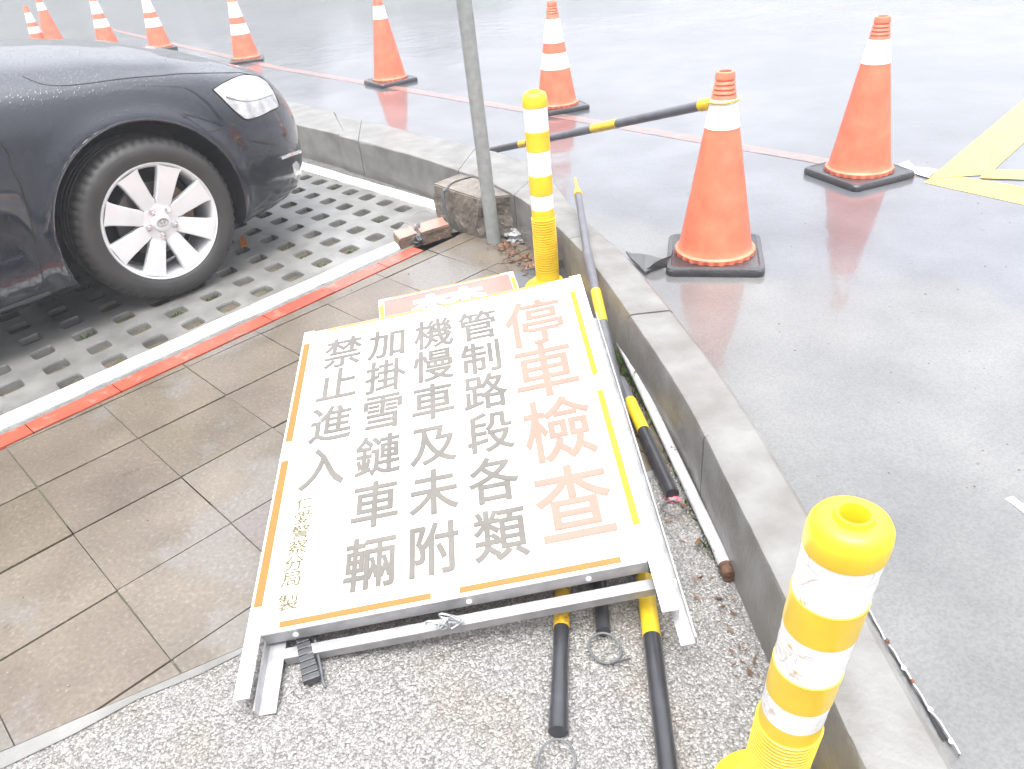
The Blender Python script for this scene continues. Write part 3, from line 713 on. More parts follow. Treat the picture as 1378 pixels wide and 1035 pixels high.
# rear half of the folding stand, folded flat beneath
bm = BM(); zr = -.047
box(bm, .008, .046, -.148, .85, zr-.003, zr); box(bm, .008, .011, -.148, .85, zr, zr+.022)
obj('rear_leg', bm, M['shadedframe'], root, bevel=.001)
bm = BM(); box(bm, .846, .876, -.165, .90, zr-.003, zr); box(bm, .874, .877, -.165, .90, zr, zr+.022)
obj('rear_leg', bm, M['shadedframe'], root, bevel=.001)
bm = BM(); box(bm, .047, .8455, -.036, -.033, zr-.020, zr+.004); box(bm, .047, .8455, -.0328, -.012, zr+.001, zr+.004)
obj('rear_crossbar', bm, M['alu'], root, bevel=.0007)
bm = BM()
for q in range(6):
    c = Vector((.375+q*.008, -.03, -.03)); tube(bm, smooth_path([c+Vector((random.uniform(-.02, .02), random.uniform(-.02, .012), random.uniform(-.01, .018))) for _ in range(5)], 3), .0028, 5)
obj('wire_tie', bm, M['plastic'], root, smooth=True)
bm = BM(); tube(bm, [(W_+.0245, -.055, -.008), (W_+.032, -.055, -.008)], .009, 8); tube(bm, [(W_+.005, -.055, .0035), (W_+.005, -.055, .009)], .008, 6); obj('bolt', bm, M['whiteframe'], root)

# second sign, red, mostly under the first
a = Vector((-0.4798, 2.6796, 0.0450)); b = Vector((0.0481, 2.7319, 0.0850)); xv = (b-a); wd = xv.length; xv.normalize()
yv = Vector((.05, 1, .06)); zv = xv.cross(yv).normalized(); yv = zv.cross(xv)
ll = .62; org = a-yv*ll
MW2 = Matrix(((xv.x, yv.x, zv.x, org.x), (xv.y, yv.y, zv.y, org.y), (xv.z, yv.z, zv.z, org.z), (0, 0, 0, 1)))
root = empty('folding_sign', mw=MW2); tag(root, 'smaller red sign board with a white character, sticking out above the large white one', 'sign board')
bm = BM(); box(bm, .02, wd-.02, .02, ll-.012, -.003, 0); obj('sign_panel', bm, M['signred'], root)
bm = BM(); box(bm, 0, .0195, 0, ll, -.022, .003); obj('side_rail', bm, M['whiteframe'], root, bevel=.001)
bm = BM(); box(bm, wd-.0195, wd, 0, ll, -.022, .003); obj('side_rail', bm, M['whiteframe'], root, bevel=.001)
bm = BM(); box(bm, .0200, wd-.0200, ll-.0115, ll, -.022, .003); obj('top_rail', bm, M['whiteframe'], root, bevel=.001)
bm = BM(); box(bm, .0200, wd-.0200, 0, .0195, -.022, .003); obj('bottom_rail', bm, M['whiteframe'], root, bevel=.001)
tape(root, .003, .017, .02, ll-.05, .0032, M['ytape']); tape(root, wd-.017, wd-.003, .02, ll-.05, .0032, M['ytape']); tape(root, .06, wd-.05, ll-.009, ll-.002, .0032, M['ytape'])
bm = BM(); char_mesh(bm, '禁', wd*.5, ll-.155, .30, .24, .0012, .02); obj('white_lettering', bm, M['reflector'], root)

# ================= BARRIER POLES =================
def bar(label, pts, r, segs, name='barrier_pole', cat='barrier pole', group='black and yellow barrier poles', n=18, taper=None):
    pts = [Vector(p) for p in pts]; ln = [0]
    for a, b in zip(pts, pts[1:]): ln.append(ln[-1]+(b-a).length)
    T = ln[-1]
    def at(t):
        d = t*T
        for i in range(len(pts)-1):
            if d <= ln[i+1]+1e-9: return pts[i]+(pts[i+1]-pts[i])*((d-ln[i])/(ln[i+1]-ln[i]))
        return pts[-1]
    root = empty(name, pts[0]); tag(root, label, cat, group)
    for t0, t1, mk, dr in segs:
        ts = sorted([t0, t1]+[l/T for l in ln if t0 < l/T < t1]+[t0+(t1-t0)*k/6 for k in range(1, 6)])
        bm = BM(); tube(bm, [at(t) for t in ts], r+dr, n)
        obj('tape_band' if mk in ('yband', 'tape_worn', 'ytape') else 'tube', bm, M[mk], root, world=True, smooth=True, angle=50)
    return root
def ring(root, c, nrm, R, r, m, sq=1.0, name='loop', rx=None):
    c = Vector(c); nrm = Vector(nrm).normalized(); u = nrm.orthogonal().normalized() if rx is None else Vector(rx).normalized(); v = nrm.cross(u)
    bm = BM(); tube(bm, [c+u*math.cos(a)*R+v*math.sin(a)*R*sq+nrm*.0015*math.sin(3*a) for a in [2*math.pi*k/40 for k in range(40)]], r, 8, closed=True)
    return obj(name, bm, m, root, world=True, smooth=True)
# bar held up by the cone
cc = Vector((0.8386, 2.7246, 0.0600)); top = cc+Vector((0, 0, .592)); end = Vector((-0.0070, 4.4741, 0.0800))
d = (end-top).normalized(); p0 = top+d*.052
b1 = bar('grey and yellow bar hooked to a cone top, its other end on the road', [p0, end], .019, [(0, .035, 'yband', .003), (.035, 0.3083, 'polegrey', 0), (0.3083, 0.4085, 'yband', .0008), (0.4085, 0.7343, 'polegrey', 0), (0.7343, 0.7769, 'yband', .0008), (0.7769, 1, 'black', 0)], n=10)
ring(b1, top, (d.x*.1, d.y*.1, 1), .0515, .0035, M['yband'], name='hook_ring')
# A: long pole lying against the kerb
A0 = (0.3387, 2.9259, 0.3000); A1 = (0.3102, 2.4635, 0.2350); A2 = (0.3103, 1.8110, 0.0450); A3 = (0.2860, 1.5223, 0.0200)
bA = bar('long grey pole with yellow hook tip, leaning over the kerb beside the sign', [A0, A1, A2, A3], .0165, [(0, 0.3008, 'polegrey', -.0025), (0.3008, 0.4532, 'polegrey', 0), (0.4532, 0.5574, 'yband', .001), (0.5574, .999, 'polegrey', 0)])
bm = BM(); q0 = Vector((0.3387, 2.9259, 0.3000)); q1 = Vector((0.3495, 3.1023, 0.3100)); dq = (q1-q0)
tube(bm, [q0-dq*.05, q0+dq*.15, q0+dq*.35, q0+dq*.7, q1], [.017, .016, .008, .006, .005], 12); obj('hook_tip', bm, M['yband'], bA, world=True, smooth=True)
# B
B0 = (0.3351, 1.9646, 0.0300); B1 = (0.3721, 1.4328, 0.0220)
bB = bar('short black pole with a yellow band, ending in a loop between sign and rusty pipe', [B0, B1], .0175, [(0, 0.2155, 'polegrey', -.001), (0.2155, 0.4962, 'yband', .001), (0.4962, 1, 'black', 0)])
ring(bB, (0.3654, 1.3951, 0.0120), (0, .1, 1), .028, .0022, M['strap'])
# C: white rusty pipe
bC = bar('thin white steel pipe with rust spots lying along the kerb', [(0.3643, 2.3843, 0.0350), (0.4305, 1.2368, 0.0200), (0.4320, 1.1502, 0.0200)], .0145, [(0, .972, 'rustwhite', 0), (.972, 1, 'rust', .0006)], name='steel_pipe', cat='pipe', group=None)
# D
bD = bar('black pole with scratched yellow tape pointing at the viewer under the sign', [(0.1550, 1.8179, 0.0200), (0.0629, 1.1486, 0.0200), (0.0186, 0.8264, 0.0200)], .0165, [(0, 0.6107, 'black', 0), (0.6107, 0.7654, 'tape_worn', .0008), (0.7654, .90, 'black', 0), (.90, .905, 'black', .0012), (.905, .955, 'black', .0008), (.955, 1, 'black', .0022)])
ring(bD, (0.0119, 0.7804, 0.0120), (0, -.2, 1), .033, .0022, M['strap'])
# E
bE = bar('short black pole end with a wire loop, between two longer poles', [(0.1813, 1.5392, 0.0200), (0.1357, 1.0388, 0.0200)], .0155, [(0, 1, 'black', 0)])
ring(bE, (0.1330, 1.0030, 0.0140), (0, -.2, 1), .030, .0026, M['strap'], 1.15)
bm = BM()
for k in range(3): tube(bm, smooth_path([(0.1390, 0.9662, 0.0120), (0.1584, 0.9661, 0.0160), Vector((0.1794, 0.9752, 0.0100))], 4), .0018, 6)
obj('wire_tail', bm, M['strap'], bE, world=True)
# F
bF = bar('black pole with a broad yellow printed band running to the front edge', [(0.2868, 1.5222, 0.0200), (0.2490, 1.1775, 0.0200), (0.2007, 0.7362, 0.0200), (0.1938, 0.6727, 0.0200)], .0180, [(0, 0.4135, 'black', 0), (0.4135, 0.5985, 'yband', .001), (0.5985, 1, 'black', 0)])
# G short rubber foot under the left corner
root = empty('rubber_block', (-0.4751, 1.0371, 0.0000)); tag(root, 'short dark rubber block poking out under the lower left corner of the white sign', 'rubber block')
a = Vector((-0.4956, 1.0874, 0.0300)); b = Vector((-0.4624, 0.9898, 0.0140)); bm = BM(); d = (b-a).normalized(); s_ = d.cross(Vector((0, 0, 1))).normalized()
for k in range(7):
    p = a+(b-a)*k/7; q = a+(b-a)*(k+.86)/7; wd2 = .013+.0008*k
    vs = [bm.verts.new(x) for x in (p-s_*wd2, p+s_*wd2, q+s_*wd2, q-s_*wd2)]; vt = [bm.verts.new(v.co+Vector((0, 0, .013))) for v in vs]
    bm.faces.new(vs[::-1]); bm.faces.new(vt)
    for i in range(4): bm.faces.new((vs[i], vs[(i+1) % 4], vt[(i+1) % 4], vt[i]))
tube(bm, [a, b-d*.004], .011, 10)
bmesh.ops.recalc_face_normals(bm, faces=bm.faces); obj('block_body', bm, M['black'], root, world=True, bevel=.001)
bm = BM(); tube(bm, smooth_path([(-0.4679, 1.0799, 0.0350), (-0.4538, 1.0325, 0.0220), (-0.4445, 0.9978, 0.0120), (-0.4376, 0.9840, 0.0060)], 4), .0032, 6); obj('strap', bm, M['strap'], root, world=True, smooth=True)

# ================= SMALL THINGS =================
def thin(name, pts, m, label, cat, t=.004, sub=0, jit=0):
    c = Vector(pts[0]); root = None
    bm = BM(); vs = [bm.verts.new(p) for p in pts]; f = bm.faces.new(vs); bm.normal_update()
    if f.normal.z < 0: f.normal_flip()
    r = bmesh.ops.extrude_face_region(bm, geom=[f]); nv = [x for x in r['geom'] if isinstance(x, bmesh.types.BMVert)]
    for v in nv: v.co.z += t
    bmesh.ops.recalc_face_normals(bm, faces=bm.faces)
    if sub:
        bmesh.ops.triangulate(bm, faces=[f for f in bm.faces if len(f.verts) > 4]); bmesh.ops.subdivide_edges(bm, edges=bm.edges, cuts=sub, use_grid_fill=True)
        from mathutils import noise as nz
        for v in bm.verts: v.co += Vector((0, 0, abs(nz.noise(v.co*23))*jit)) + Vector((nz.noise(v.co*40), nz.noise(v.co*40+Vector((7, 0, 0))), 0))*jit*.5
    o = obj(name, bm, m, smooth=bool(sub), angle=40); tag(o, label, cat); return o
thin('rubber_sheet', [(-0.0107, 2.7683, 0.0040), (0.0816, 2.8959, 0.0080), (0.1925, 2.9012, 0.0400), (0.3357, 2.7302, 0.1350), (0.2899, 2.7333, 0.0700), (0.2366, 2.7047, 0.0060)], M['sheet'], 'dark grey triangular sheet propped against the kerb behind the yellow post', 'rubber sheet', .003)
thin('rubber_flap', [(0.5054, 2.8063, 0.0750), (0.5715, 2.7502, 0.0850), (0.6350, 2.7058, 0.0750), (0.6019, 2.6731, 0.0680), (0.5459, 2.6245, 0.0680)], M['sheet'], 'torn dark grey flap on the road between kerb and nearest cone', 'rubber flap', .008, 2, .012)
thin('rubber_flap', [(0.5436, 2.6409, 0.0640), (0.5862, 2.6550, 0.0900), (0.6737, 2.7116, 0.0900), (0.6724, 2.6790, 0.0700), (0.6104, 2.6589, 0.0640)], M['conerubber'], 'frayed black strip of rubber touching the left corner of the nearest cone base', 'rubber flap', .006, 2, .014)
thin('paper_scrap', [(1.9685, 3.5624, 0.0640), (2.0327, 3.5896, 0.0640), (2.0212, 3.4950, 0.0640), (2.0872, 3.4246, 0.0640), (2.0038, 3.3386, 0.0640), (1.9676, 3.4307, 0.0640)], M['paper'], 'crumpled white scrap lying where the red and yellow road lines meet', 'paper scrap', .003, 1, .008)
thin('bottle_cap', [(0.1084, 2.9285, 0.0040), (0.1295, 2.9571, 0.0060), (0.1533, 2.9387, 0.0080), (0.1444, 2.8698, 0.0060), (0.1133, 2.8671, 0.0040)], M['orange'], 'small orange scrap on the ground left of the upright yellow post', 'plastic scrap', .006)
def crumple(name, c, R, m, label, cat, seed):
    bm = BM(); bmesh.ops.create_icosphere(bm, subdivisions=4, radius=1)
    from mathutils import noise as nz
    for v in bm.verts:
        k = 1+.55*nz.noise(v.co*2.1+Vector((seed, 0, 0)))+.3*nz.noise(v.co*5+Vector((0, seed, 0)))
        v.co = Vector((v.co.x*R[0]*k, v.co.y*R[1]*k, max(v.co.z, -.4)*R[2]*k+R[2]*.4)) + Vector(c)
    o = obj(name, bm, m, smooth=True, angle=60); tag(o, label, cat)
crumple('plastic_bag', (0.0986, 3.2741, 0.0000), (.05, .05, .035), M['plastic'], 'crumpled clear plastic bag between the concrete block and the kerb', 'plastic bag', 4)
crumple('cloth_scrap', (0.3740, 1.4380, 0.0000), (.018, .015, .010), mat('pink_cloth', (.5, .16, .2), .7), 'little pink scrap beside the loop of the short black pole', 'scrap', 2)
# leaf litter and weeds
bm = BM()
def leaf(c, R, z=.006):
    a = random.uniform(0, 6.28); l_ = random.uniform(.5, 1)*R; w2 = l_*random.uniform(.12, .4); tz = random.uniform(-.004, .01)
    u = Vector((math.cos(a), math.sin(a), 0)); v = Vector((-u.y, u.x, 0)); c = Vector(c)+Vector((0, 0, z+random.uniform(0, .008)))
    pts = [c-u*l_, c-u*l_*.3+v*w2, c+u*l_*.5+v*w2*.8+Vector((0, 0, tz)), c+u*l_+Vector((0, 0, tz)), c+u*l_*.4-v*w2*.9, c-u*l_*.4-v*w2*.8+Vector((0, 0, .002))]
    bm.faces.new([bm.verts.new(p) for p in pts])
for k in range(330):
    u = random.random()
    leaf((.02+.26*u+random.gauss(0, .035), 3.22-.62*u+random.gauss(0, .05), 0), random.uniform(.008, .028))
for k in range(95):
    y = random.uniform(.9, 2.6); xk = .44 if y < 1.6 else .44-(y-1.6)*.14
    leaf((xk-abs(random.gauss(0, .045))-.012, y, 0), random.uniform(.006, .018))
for k in range(60): leaf((random.uniform(-1.9, .3), random.uniform(1.2, 3.3), .0), random.uniform(.003, .007), .004)
tag(obj('leaf_litter', bm, M['leaf']), 'brown dead leaves and needles scattered along the foot of the kerb', 'leaf litter', kind='stuff')
bm = BM(); cells = [(random.randint(-5, 4), random.randint(-11, 3)) for _ in range(34)]
for k in range(1900):
    if k < 700: y = random.choice((1.25, 1.42, 1.5, 1.62, 1.75, 1.88, 2.0, 2.12))+random.gauss(0, .035); xk = (.44 if y < 1.6 else .44-(y-1.6)*.13)-.008; c = Vector((xk-abs(random.gauss(0, .012)), y, 0)); hh = random.uniform(.012, .04)
    else:
        i, j = random.choice(cells); q = PO+PA*i+PB*j; c = Vector((q.x+random.gauss(0, .015), q.y+random.gauss(0, .015), -.022)); hh = random.uniform(.006, .02)
        if min((q-E0).dot(rnor), (q-W0).dot(wn)-.085) < .05: continue
    a = random.uniform(0, 6.28); u = Vector((math.cos(a), math.sin(a), 0))*random.uniform(.0015, .004); t = Vector((random.gauss(0, .4), random.gauss(0, .4), 1))*hh
    bm.faces.new([bm.verts.new(p) for p in (c-u, c+u, c+u*.6+t*.6, c+t, c-u*.6+t*.6)])
tag(obj('weeds', bm, M['grass']), 'short green weeds growing in the joint below the kerb and in the paver cells', 'weeds', kind='stuff')
# loose pale grit
bm = BM()
for k in range(260):
    c = Vector((random.uniform(-1.6, 2.6), random.uniform(.8, 3.6), 0)); z = RZ if c.x > .62+max(0, (c.y-2))*-.2 else (0 if c.x < .40-max(0, c.y-1.6)*.14 else None)
    if z is None: continue
    r = random.uniform(.0012, .0032); q = bmesh.ops.create_icosphere(bm, subdivisions=1, radius=r)['verts']
    for v in q: v.co = Vector((v.co.x*random.uniform(.7, 1.6), v.co.y, v.co.z*.6))+c+Vector((0, 0, z+.001))
tag(obj('grit', bm, M['stone']), 'scattered pale grit on the wet paving and road', 'grit', kind='stuff')
# rusty steel edge strip beside the near kerb
root = empty('steel_edging', (0.6635, 0.7930, 0.0600)); tag(root, 'bent rusty steel edge strip standing along the outer side of the near kerb', 'steel edging')
e0 = Vector((0.6540, 0.9973, 0.0750)); e1 = Vector((0.6595, 0.6840, 0.0750)); bm = BM(); n = 40; prev = None
for k in range(n+1):
    t = k/n; p = e0+(e1-e0)*t; o_ = Vector((1, -.1, 0))*(.001+.008*t**3+.0012*math.sin(t*17)+.001*math.sin(t*41)); z1 = .066+.005*t+.0015*math.sin(t*23)
    r_ = [bm.verts.new((p.x+o_.x, p.y+o_.y, .05)), bm.verts.new((p.x+o_.x, p.y+o_.y, z1)), bm.verts.new((p.x+o_.x+.0025, p.y+o_.y, z1)), bm.verts.new((p.x+o_.x+.0025, p.y+o_.y, .05))]
    if prev:
        for q in range(3): bm.faces.new((prev[q], prev[q+1], r_[q+1], r_[q]))
    prev = r_
bmesh.ops.recalc_face_normals(bm, faces=bm.faces); obj('strip', bm, M['rustwhite'], root, world=True)
for t in (.28, .47, .56, .74, .93):
    p = e0+(e1-e0)*t; bm = BM(); rr = bmesh.ops.create_icosphere(bm, subdivisions=2, radius=.0042)['verts']
    for v in rr: v.co = Vector((v.co.x*random.uniform(.6, 1.3), v.co.y*random.uniform(.8, 1.9), v.co.z))+p+Vector((.001+.008*t**3, 0, -.006))
    obj('broken_tab', bm, M['rust'] if t > .5 and t < .6 or t < .3 else M['whiteframe'], root, world=True, smooth=True)
# open joint between kerb and road there
bm = BM(); g0 = [(0.6576, 0.9913, 0.0640), (0.6594, 0.8816, 0.0640), (0.6628, 0.7933, 0.0640), (0.6610, 0.7117, 0.0640)]
vsA = []; 
for k, p in enumerate(g0): vsA.append((bm.verts.new((p[0]-.004, p[1], RZ+.004)), bm.verts.new((p[0]-.003+.008*(k/3)**2, p[1], RZ+.004))))
for a, b in zip(vsA, vsA[1:]): bm.faces.new((a[0], a[1], b[1], b[0]))
upward(bm); struct('open_joint', bm, M['dark'])

# ================= PARKED CAR =================
def _lerp(t,xs,ys):
    if t<=xs[0]: return ys[0]
    for i in range(len(xs)-1):
        if t<=xs[i+1]:
            k=(t-xs[i])/(xs[i+1]-xs[i]); k=k*k*(3-2*k)*.35+k*.65
            return ys[i]+(ys[i+1]-ys[i])*k
    return ys[-1]
CAR_L=4.84; WHEEL_L=(1.03,3.79); WHEEL_R=0.33
CAR_TH=math.radians(44.0); CAR_O=(-1.2338,4.3725)
def car_section(l):
    if l<.85: W=.905*max(0.0,1-(1-l/.85)**2.5)**(1/2.5)
    elif l>CAR_L-.75: W=.905*max(0.0,1-((l-CAR_L+.75)/.75)**2.6)**(1/2.6)
    else: W=.905
    W=max(W,.0005)
    zb=_lerp(l,[0,.5,1.4,4.2,4.8],[.20,.19,.17,.20,.28])
    zs=_lerp(l,[0,.15,.35,.7,1.0,1.6,3.2,4.3,4.8],[.66,.725,.78,.84,.875,.92,.96,.98,.93])
    zc=_lerp(l,[0,.15,.35,.7,1.0,1.45,1.8,3.9,4.5,4.8],[.69,.79,.87,.94,.985,1.03,1.04,1.06,1.06,.98])
    return W,[(0,zb),(.80*W,zb),(.95*W,zb+.02),(.985*W,zb+.10),(W,zb+.27),(.992*W,zs-.20),(.972*W,zs-.09),(.935*W,zs-.02),(.87*W,zs+.015),(.74*W,zs+(zc-zs)*.55),(.4*W,zc-.012),(0,zc)]
def car_S(l,u,off=0.0):
    W,c=car_section(l)
    n=len(c)-1; t=u*n; i=min(int(t),n-1); k=t-i
    p0=c[max(i-1,0)];p1=c[i];p2=c[i+1];p3=c[min(i+2,n)]
    r=[.5*((2*p1[a])+(-p0[a]+p2[a])*k+(2*p0[a]-5*p1[a]+4*p2[a]-p3[a])*k*k+(-p0[a]+3*p1[a]-3*p2[a]+p3[a])*k**3) for a in (0,1)]
    s,z=r
    s=max(s,0.0)
    f=max(0.0,1-l/1.3)
    g=0.0
    if z>.50: g=.19*min(1.3,((z-.50)/.27))**1.7
    elif z<.34: g=.07*((.34-z)/.14)**1.5
    lx=l+f*f*g*.85
    if l>4.0: lx-= (l-4.0)/.8*.10*max(0,(z-.6)/.4)
    if s>.5:
        for wl in WHEEL_L:
            d=math.hypot(lx-wl,z-WHEEL_R)
            s+=.016*math.exp(-((d-.405)/.035)**2)*(1 if z>.2 else 0)
        s-= .012*math.exp(-((z-.42)/.07)**2) if 1.5<l<3.3 else 0
    return [lx,s,z]
def car_n(l,u):
    e=.004
    a=car_S(max(l-e,.0),u);b=car_S(l+e,u);c=car_S(l,max(u-e,0));d=car_S(l,min(u+e,1))
    x=[b[i]-a[i] for i in range(3)];y=[d[i]-c[i] for i in range(3)]
    n=[x[1]*y[2]-x[2]*y[1],x[2]*y[0]-x[0]*y[2],x[0]*y[1]-x[1]*y[0]]
    m=math.sqrt(sum(v*v for v in n)) or 1
    n=[v/m for v in n]
    if n[1]<0 and n[2]<0 or (n[1]*1.0+n[2]*.6-n[0]*.3)<0: n=[-v for v in n]
    return n
def car_W(p):
    c,s=math.cos(CAR_TH),math.sin(CAR_TH)
    return (CAR_O[0]-p[0]*c+p[1]*s, CAR_O[1]-p[0]*s-p[1]*c, p[2])

fc, fs = math.cos(CAR_TH), math.sin(CAR_TH)
MC = Matrix(((-fc, fs, 0, CAR_O[0]), (-fs, -fc, 0, CAR_O[1]), (0, 0, 1, 0), (0, 0, 0, 1)))
car = empty('parked_car', mw=MC); tag(car, 'black saloon car parked nose to the kerb, its front right wheel and headlight showing', 'car')
def stations():
    out = []; l = .0
    while l < CAR_L: out.append(l); l += .012 if l < .12 else (.022 if l < 1.6 or 3.3 < l < 4.2 else .05)
    out.append(CAR_L); return out
bm = BM(); st = stations(); NU = 66; rows = []
for l in st:
    pr = [car_S(l, k/NU) for k in range(NU+1)]
    right = [bm.verts.new(p) for p in pr]; left = [bm.verts.new((p[0], -p[1], p[2])) for p in pr[1:-1]]
    rows.append(right+left[::-1])
for A, B in zip(rows, rows[1:]):
    n = len(A)
    for k in range(n): bm.faces.new((A[k], A[(k+1) % n], B[(k+1) % n], B[k]))
bm.faces.new(rows[0]); bm.faces.new(rows[-1][::-1])
bmesh.ops.remove_doubles(bm, verts=bm.verts, dist=.0012)
bmesh.ops.recalc_face_normals(bm, faces=bm.faces)
body = obj('body', bm, [M['paint'], M['dark']], car, smooth=True, angle=180)
cb = BM()
for wl in WHEEL_L:
    for sg in (1, -1):
        rs = []
        for s_ in (.50, 1.15):
            rs.append([cb.verts.new((wl+.39*math.cos(a), sg*s_, WHEEL_R+.01+.39*math.sin(a))) for a in [2*math.pi*k/72 for k in range(72)]])
        for k in range(72): cb.faces.new((rs[0][k], rs[0][(k+1) % 72], rs[1][(k+1) % 72], rs[1][k]))
        cb.faces.new(rs[0]); cb.faces.new(rs[1])
for f in cb.faces: f.material_index = 1
bmesh.ops.recalc_face_normals(cb, faces=cb.faces)
cutter = obj('cutter', cb, [M['paint'], M['dark']], car)
md = body.modifiers.new('arches', 'BOOLEAN'); md.operation = 'DIFFERENCE'; md.object = cutter; md.solver = 'EXACT'
bpy.context.view_layer.update()
me2 = bpy.data.meshes.new_from_object(body.evaluated_get(bpy.context.evaluated_depsgraph_get()))
body.modifiers.clear(); body.data = me2; bpy.data.objects.remove(cutter)
for p in me2.polygons: p.use_smooth = p.material_index == 0
me2.set_sharp_from_angle(angle=math.radians(50))
def side_s(lx, z):
    best = None
    for k in range(12, 46):
        u = k/66
        l = lx
        for _ in range(4): l += lx-car_S(l, u)[0]
        p = car_S(l, u)
        e = abs(p[2]-z)
        if best is None or e < best[0]: best = (e, p[1])
    return best[1]
for sg in (1, -1):
    for wl in WHEEL_L:
        bm = BM(); pts = []
        for k in range(49):
            a = math.radians(-14+208*k/48); lx = wl+.391*math.cos(a); z = WHEEL_R+.01+.391*math.sin(a)
            pts.append((lx, sg*(side_s(lx, max(z, .22))-.004), z))
        tube(bm, pts, .006, 8); obj('wheel_arch_lip', bm, M['paint'], car, smooth=True)
def surf(l, u, off=0, sg=1):
    p = car_S(l, u); n = car_n(l, u); return Vector((p[0]+n[0]*off, sg*(p[1]+n[1]*off), p[2]+n[2]*off))
def seam(name, uvs, r, m, sg=1, sub=6, off=-.0008, parent=None):
    P_ = smooth_path([(a, b, 0) for a, b in uvs], sub); bm = BM()
    tube(bm, [surf(p.x, p.y, off, sg) for p in P_], r, 6); return obj(name, bm, m, parent or car, smooth=True)
def patch(name, uvs, o0, o1, m, sg=1, rings=7, sub=5, parent=None, sm=True):
    bd = []
    for i in range(len(uvs)):
        a, b = uvs[i], uvs[(i+1) % len(uvs)]
        for k in range(sub): bd.append((a[0]+(b[0]-a[0])*k/sub, a[1]+(b[1]-a[1])*k/sub))
    cx = sum(p[0] for p in bd)/len(bd); cy = sum(p[1] for p in bd)/len(bd); bm = BM(); R_ = []
    R_.append([bm.verts.new(surf(a, b, -.01, sg)) for a, b in bd])
    for k in range(rings):
        t = k/rings; off = o0+(o1-o0)*math.sin(min(1, t*1.6)*math.pi/2); R_.append([bm.verts.new(surf(a+(cx-a)*t, b+(cy-b)*t, off, sg)) for a, b in bd])
    n = len(bd)
    for A, B in zip(R_, R_[1:]):
        for k in range(n): bm.faces.new((A[k], A[(k+1) % n], B[(k+1) % n], B[k]))
    c = bm.verts.new(surf(cx, cy, o1, sg))
    for k in range(n): bm.faces.new((R_[-1][k], R_[-1][(k+1) % n], c))
    bmesh.ops.recalc_face_normals(bm, faces=bm.faces)
    return obj(name, bm, m, parent or car, smooth=sm, angle=50)
HL = [(0.5808, 0.5768), (0.4992, 0.6104), (0.3814, 0.6474), (0.2137, 0.6675), (0.1774, 0.6171), (0.2091, 0.5533), (0.2590, 0.4929), (0.4086, 0.4693), (0.5083, 0.4626), (0.5491, 0.4996)]
for sg in (1, -1):
    hl = patch('headlight', HL, .002, .007, M['lens'], sg)
    seam('lamp_divider', [(0.5446, 0.5432), (0.4721, 0.5231), (0.3542, 0.5231), (0.2454, 0.5399)], .0022, M['galv'], sg, 5, .0065)
    seam('headlight_seal', HL+[HL[0]], .003, M['dark'], sg, 4, .001, parent=None)
    fb = seam('fog_lamp_trim', [(0.3905, 0.3350), (0.3089, 0.3283), (0.2046, 0.3148)], .008, M['chrome'], sg, 4, .006)
    patch('fog_lamp', [(0.3043, 0.3047), (0.2590, 0.3047), (0.2273, 0.2880), (0.1683, 0.2342), (0.1910, 0.2040), (0.2862, 0.2611)], .001, .004, M['lens'], sg, 4)
    seam('bonnet_gap', [(1.2608, 0.7649), (1.2382, 0.7314), (1.2155, 0.7045), (1.1747, 0.6810), (1.0976, 0.6709), (0.9798, 0.6709), (0.8166, 0.6843), (0.6398, 0.6877), (0.4267, 0.6978), (0.2363, 0.6742)], .0026, M['dark'], sg)
    seam('bumper_gap', [(0.5083, 0.4626), (0.5854, 0.4525), (0.6534, 0.4425), (0.7168, 0.4425)], .0018, M['dark'], sg)
    seam('door_gap', [(1.56, .62), (1.4467, 0.4794), (1.4512, 0.4425), (1.4467, 0.4190), (1.4603, 0.3887), (1.4875, 0.3350), (1.5101, 0.2510)], .0035, M['dark'], sg)
    seam('door_gap', [(2.62, .62), (2.62, .45), (2.60, .3), (2.56, .2)], .0035, M['dark'], sg)
    seam('door_handle', [(2.30, .545), (2.42, .545), (2.50, .545)], .011, M['paint'], sg, 4, .02)
    seam('sill_trim', [(1.50, .215), (2.2, .21), (3.2, .21)], .012, M['gloss'], sg)
    seam('bumper_crease', [(0.5536, 0.1402), (0.4947, 0.2107), (0.3633, 0.2141), (0.2273, 0.1939)], .004, M['gloss'], sg)
# grille and lower intake across the nose
for nm, u0, u1, lm, mm in (('grille', .565, .69, .035, M['gloss']), ('lower_intake', .24, .36, .05, M['dark'])):
    bm = BM(); V = []
    for k in range(-10, 11):
        l = lm*abs(k/10)**2+.0006; V.append([bm.verts.new(surf(l, u0+(u1-u0)*q/5, .004, 1 if k >= 0 else -1)) for q in range(6)])
    for A, B in zip(V, V[1:]):
        for q in range(5): bm.faces.new((A[q], A[q+1], B[q+1], B[q]))
    bmesh.ops.recalc_face_normals(bm, faces=bm.faces); obj(nm, bm, mm, car, smooth=True)
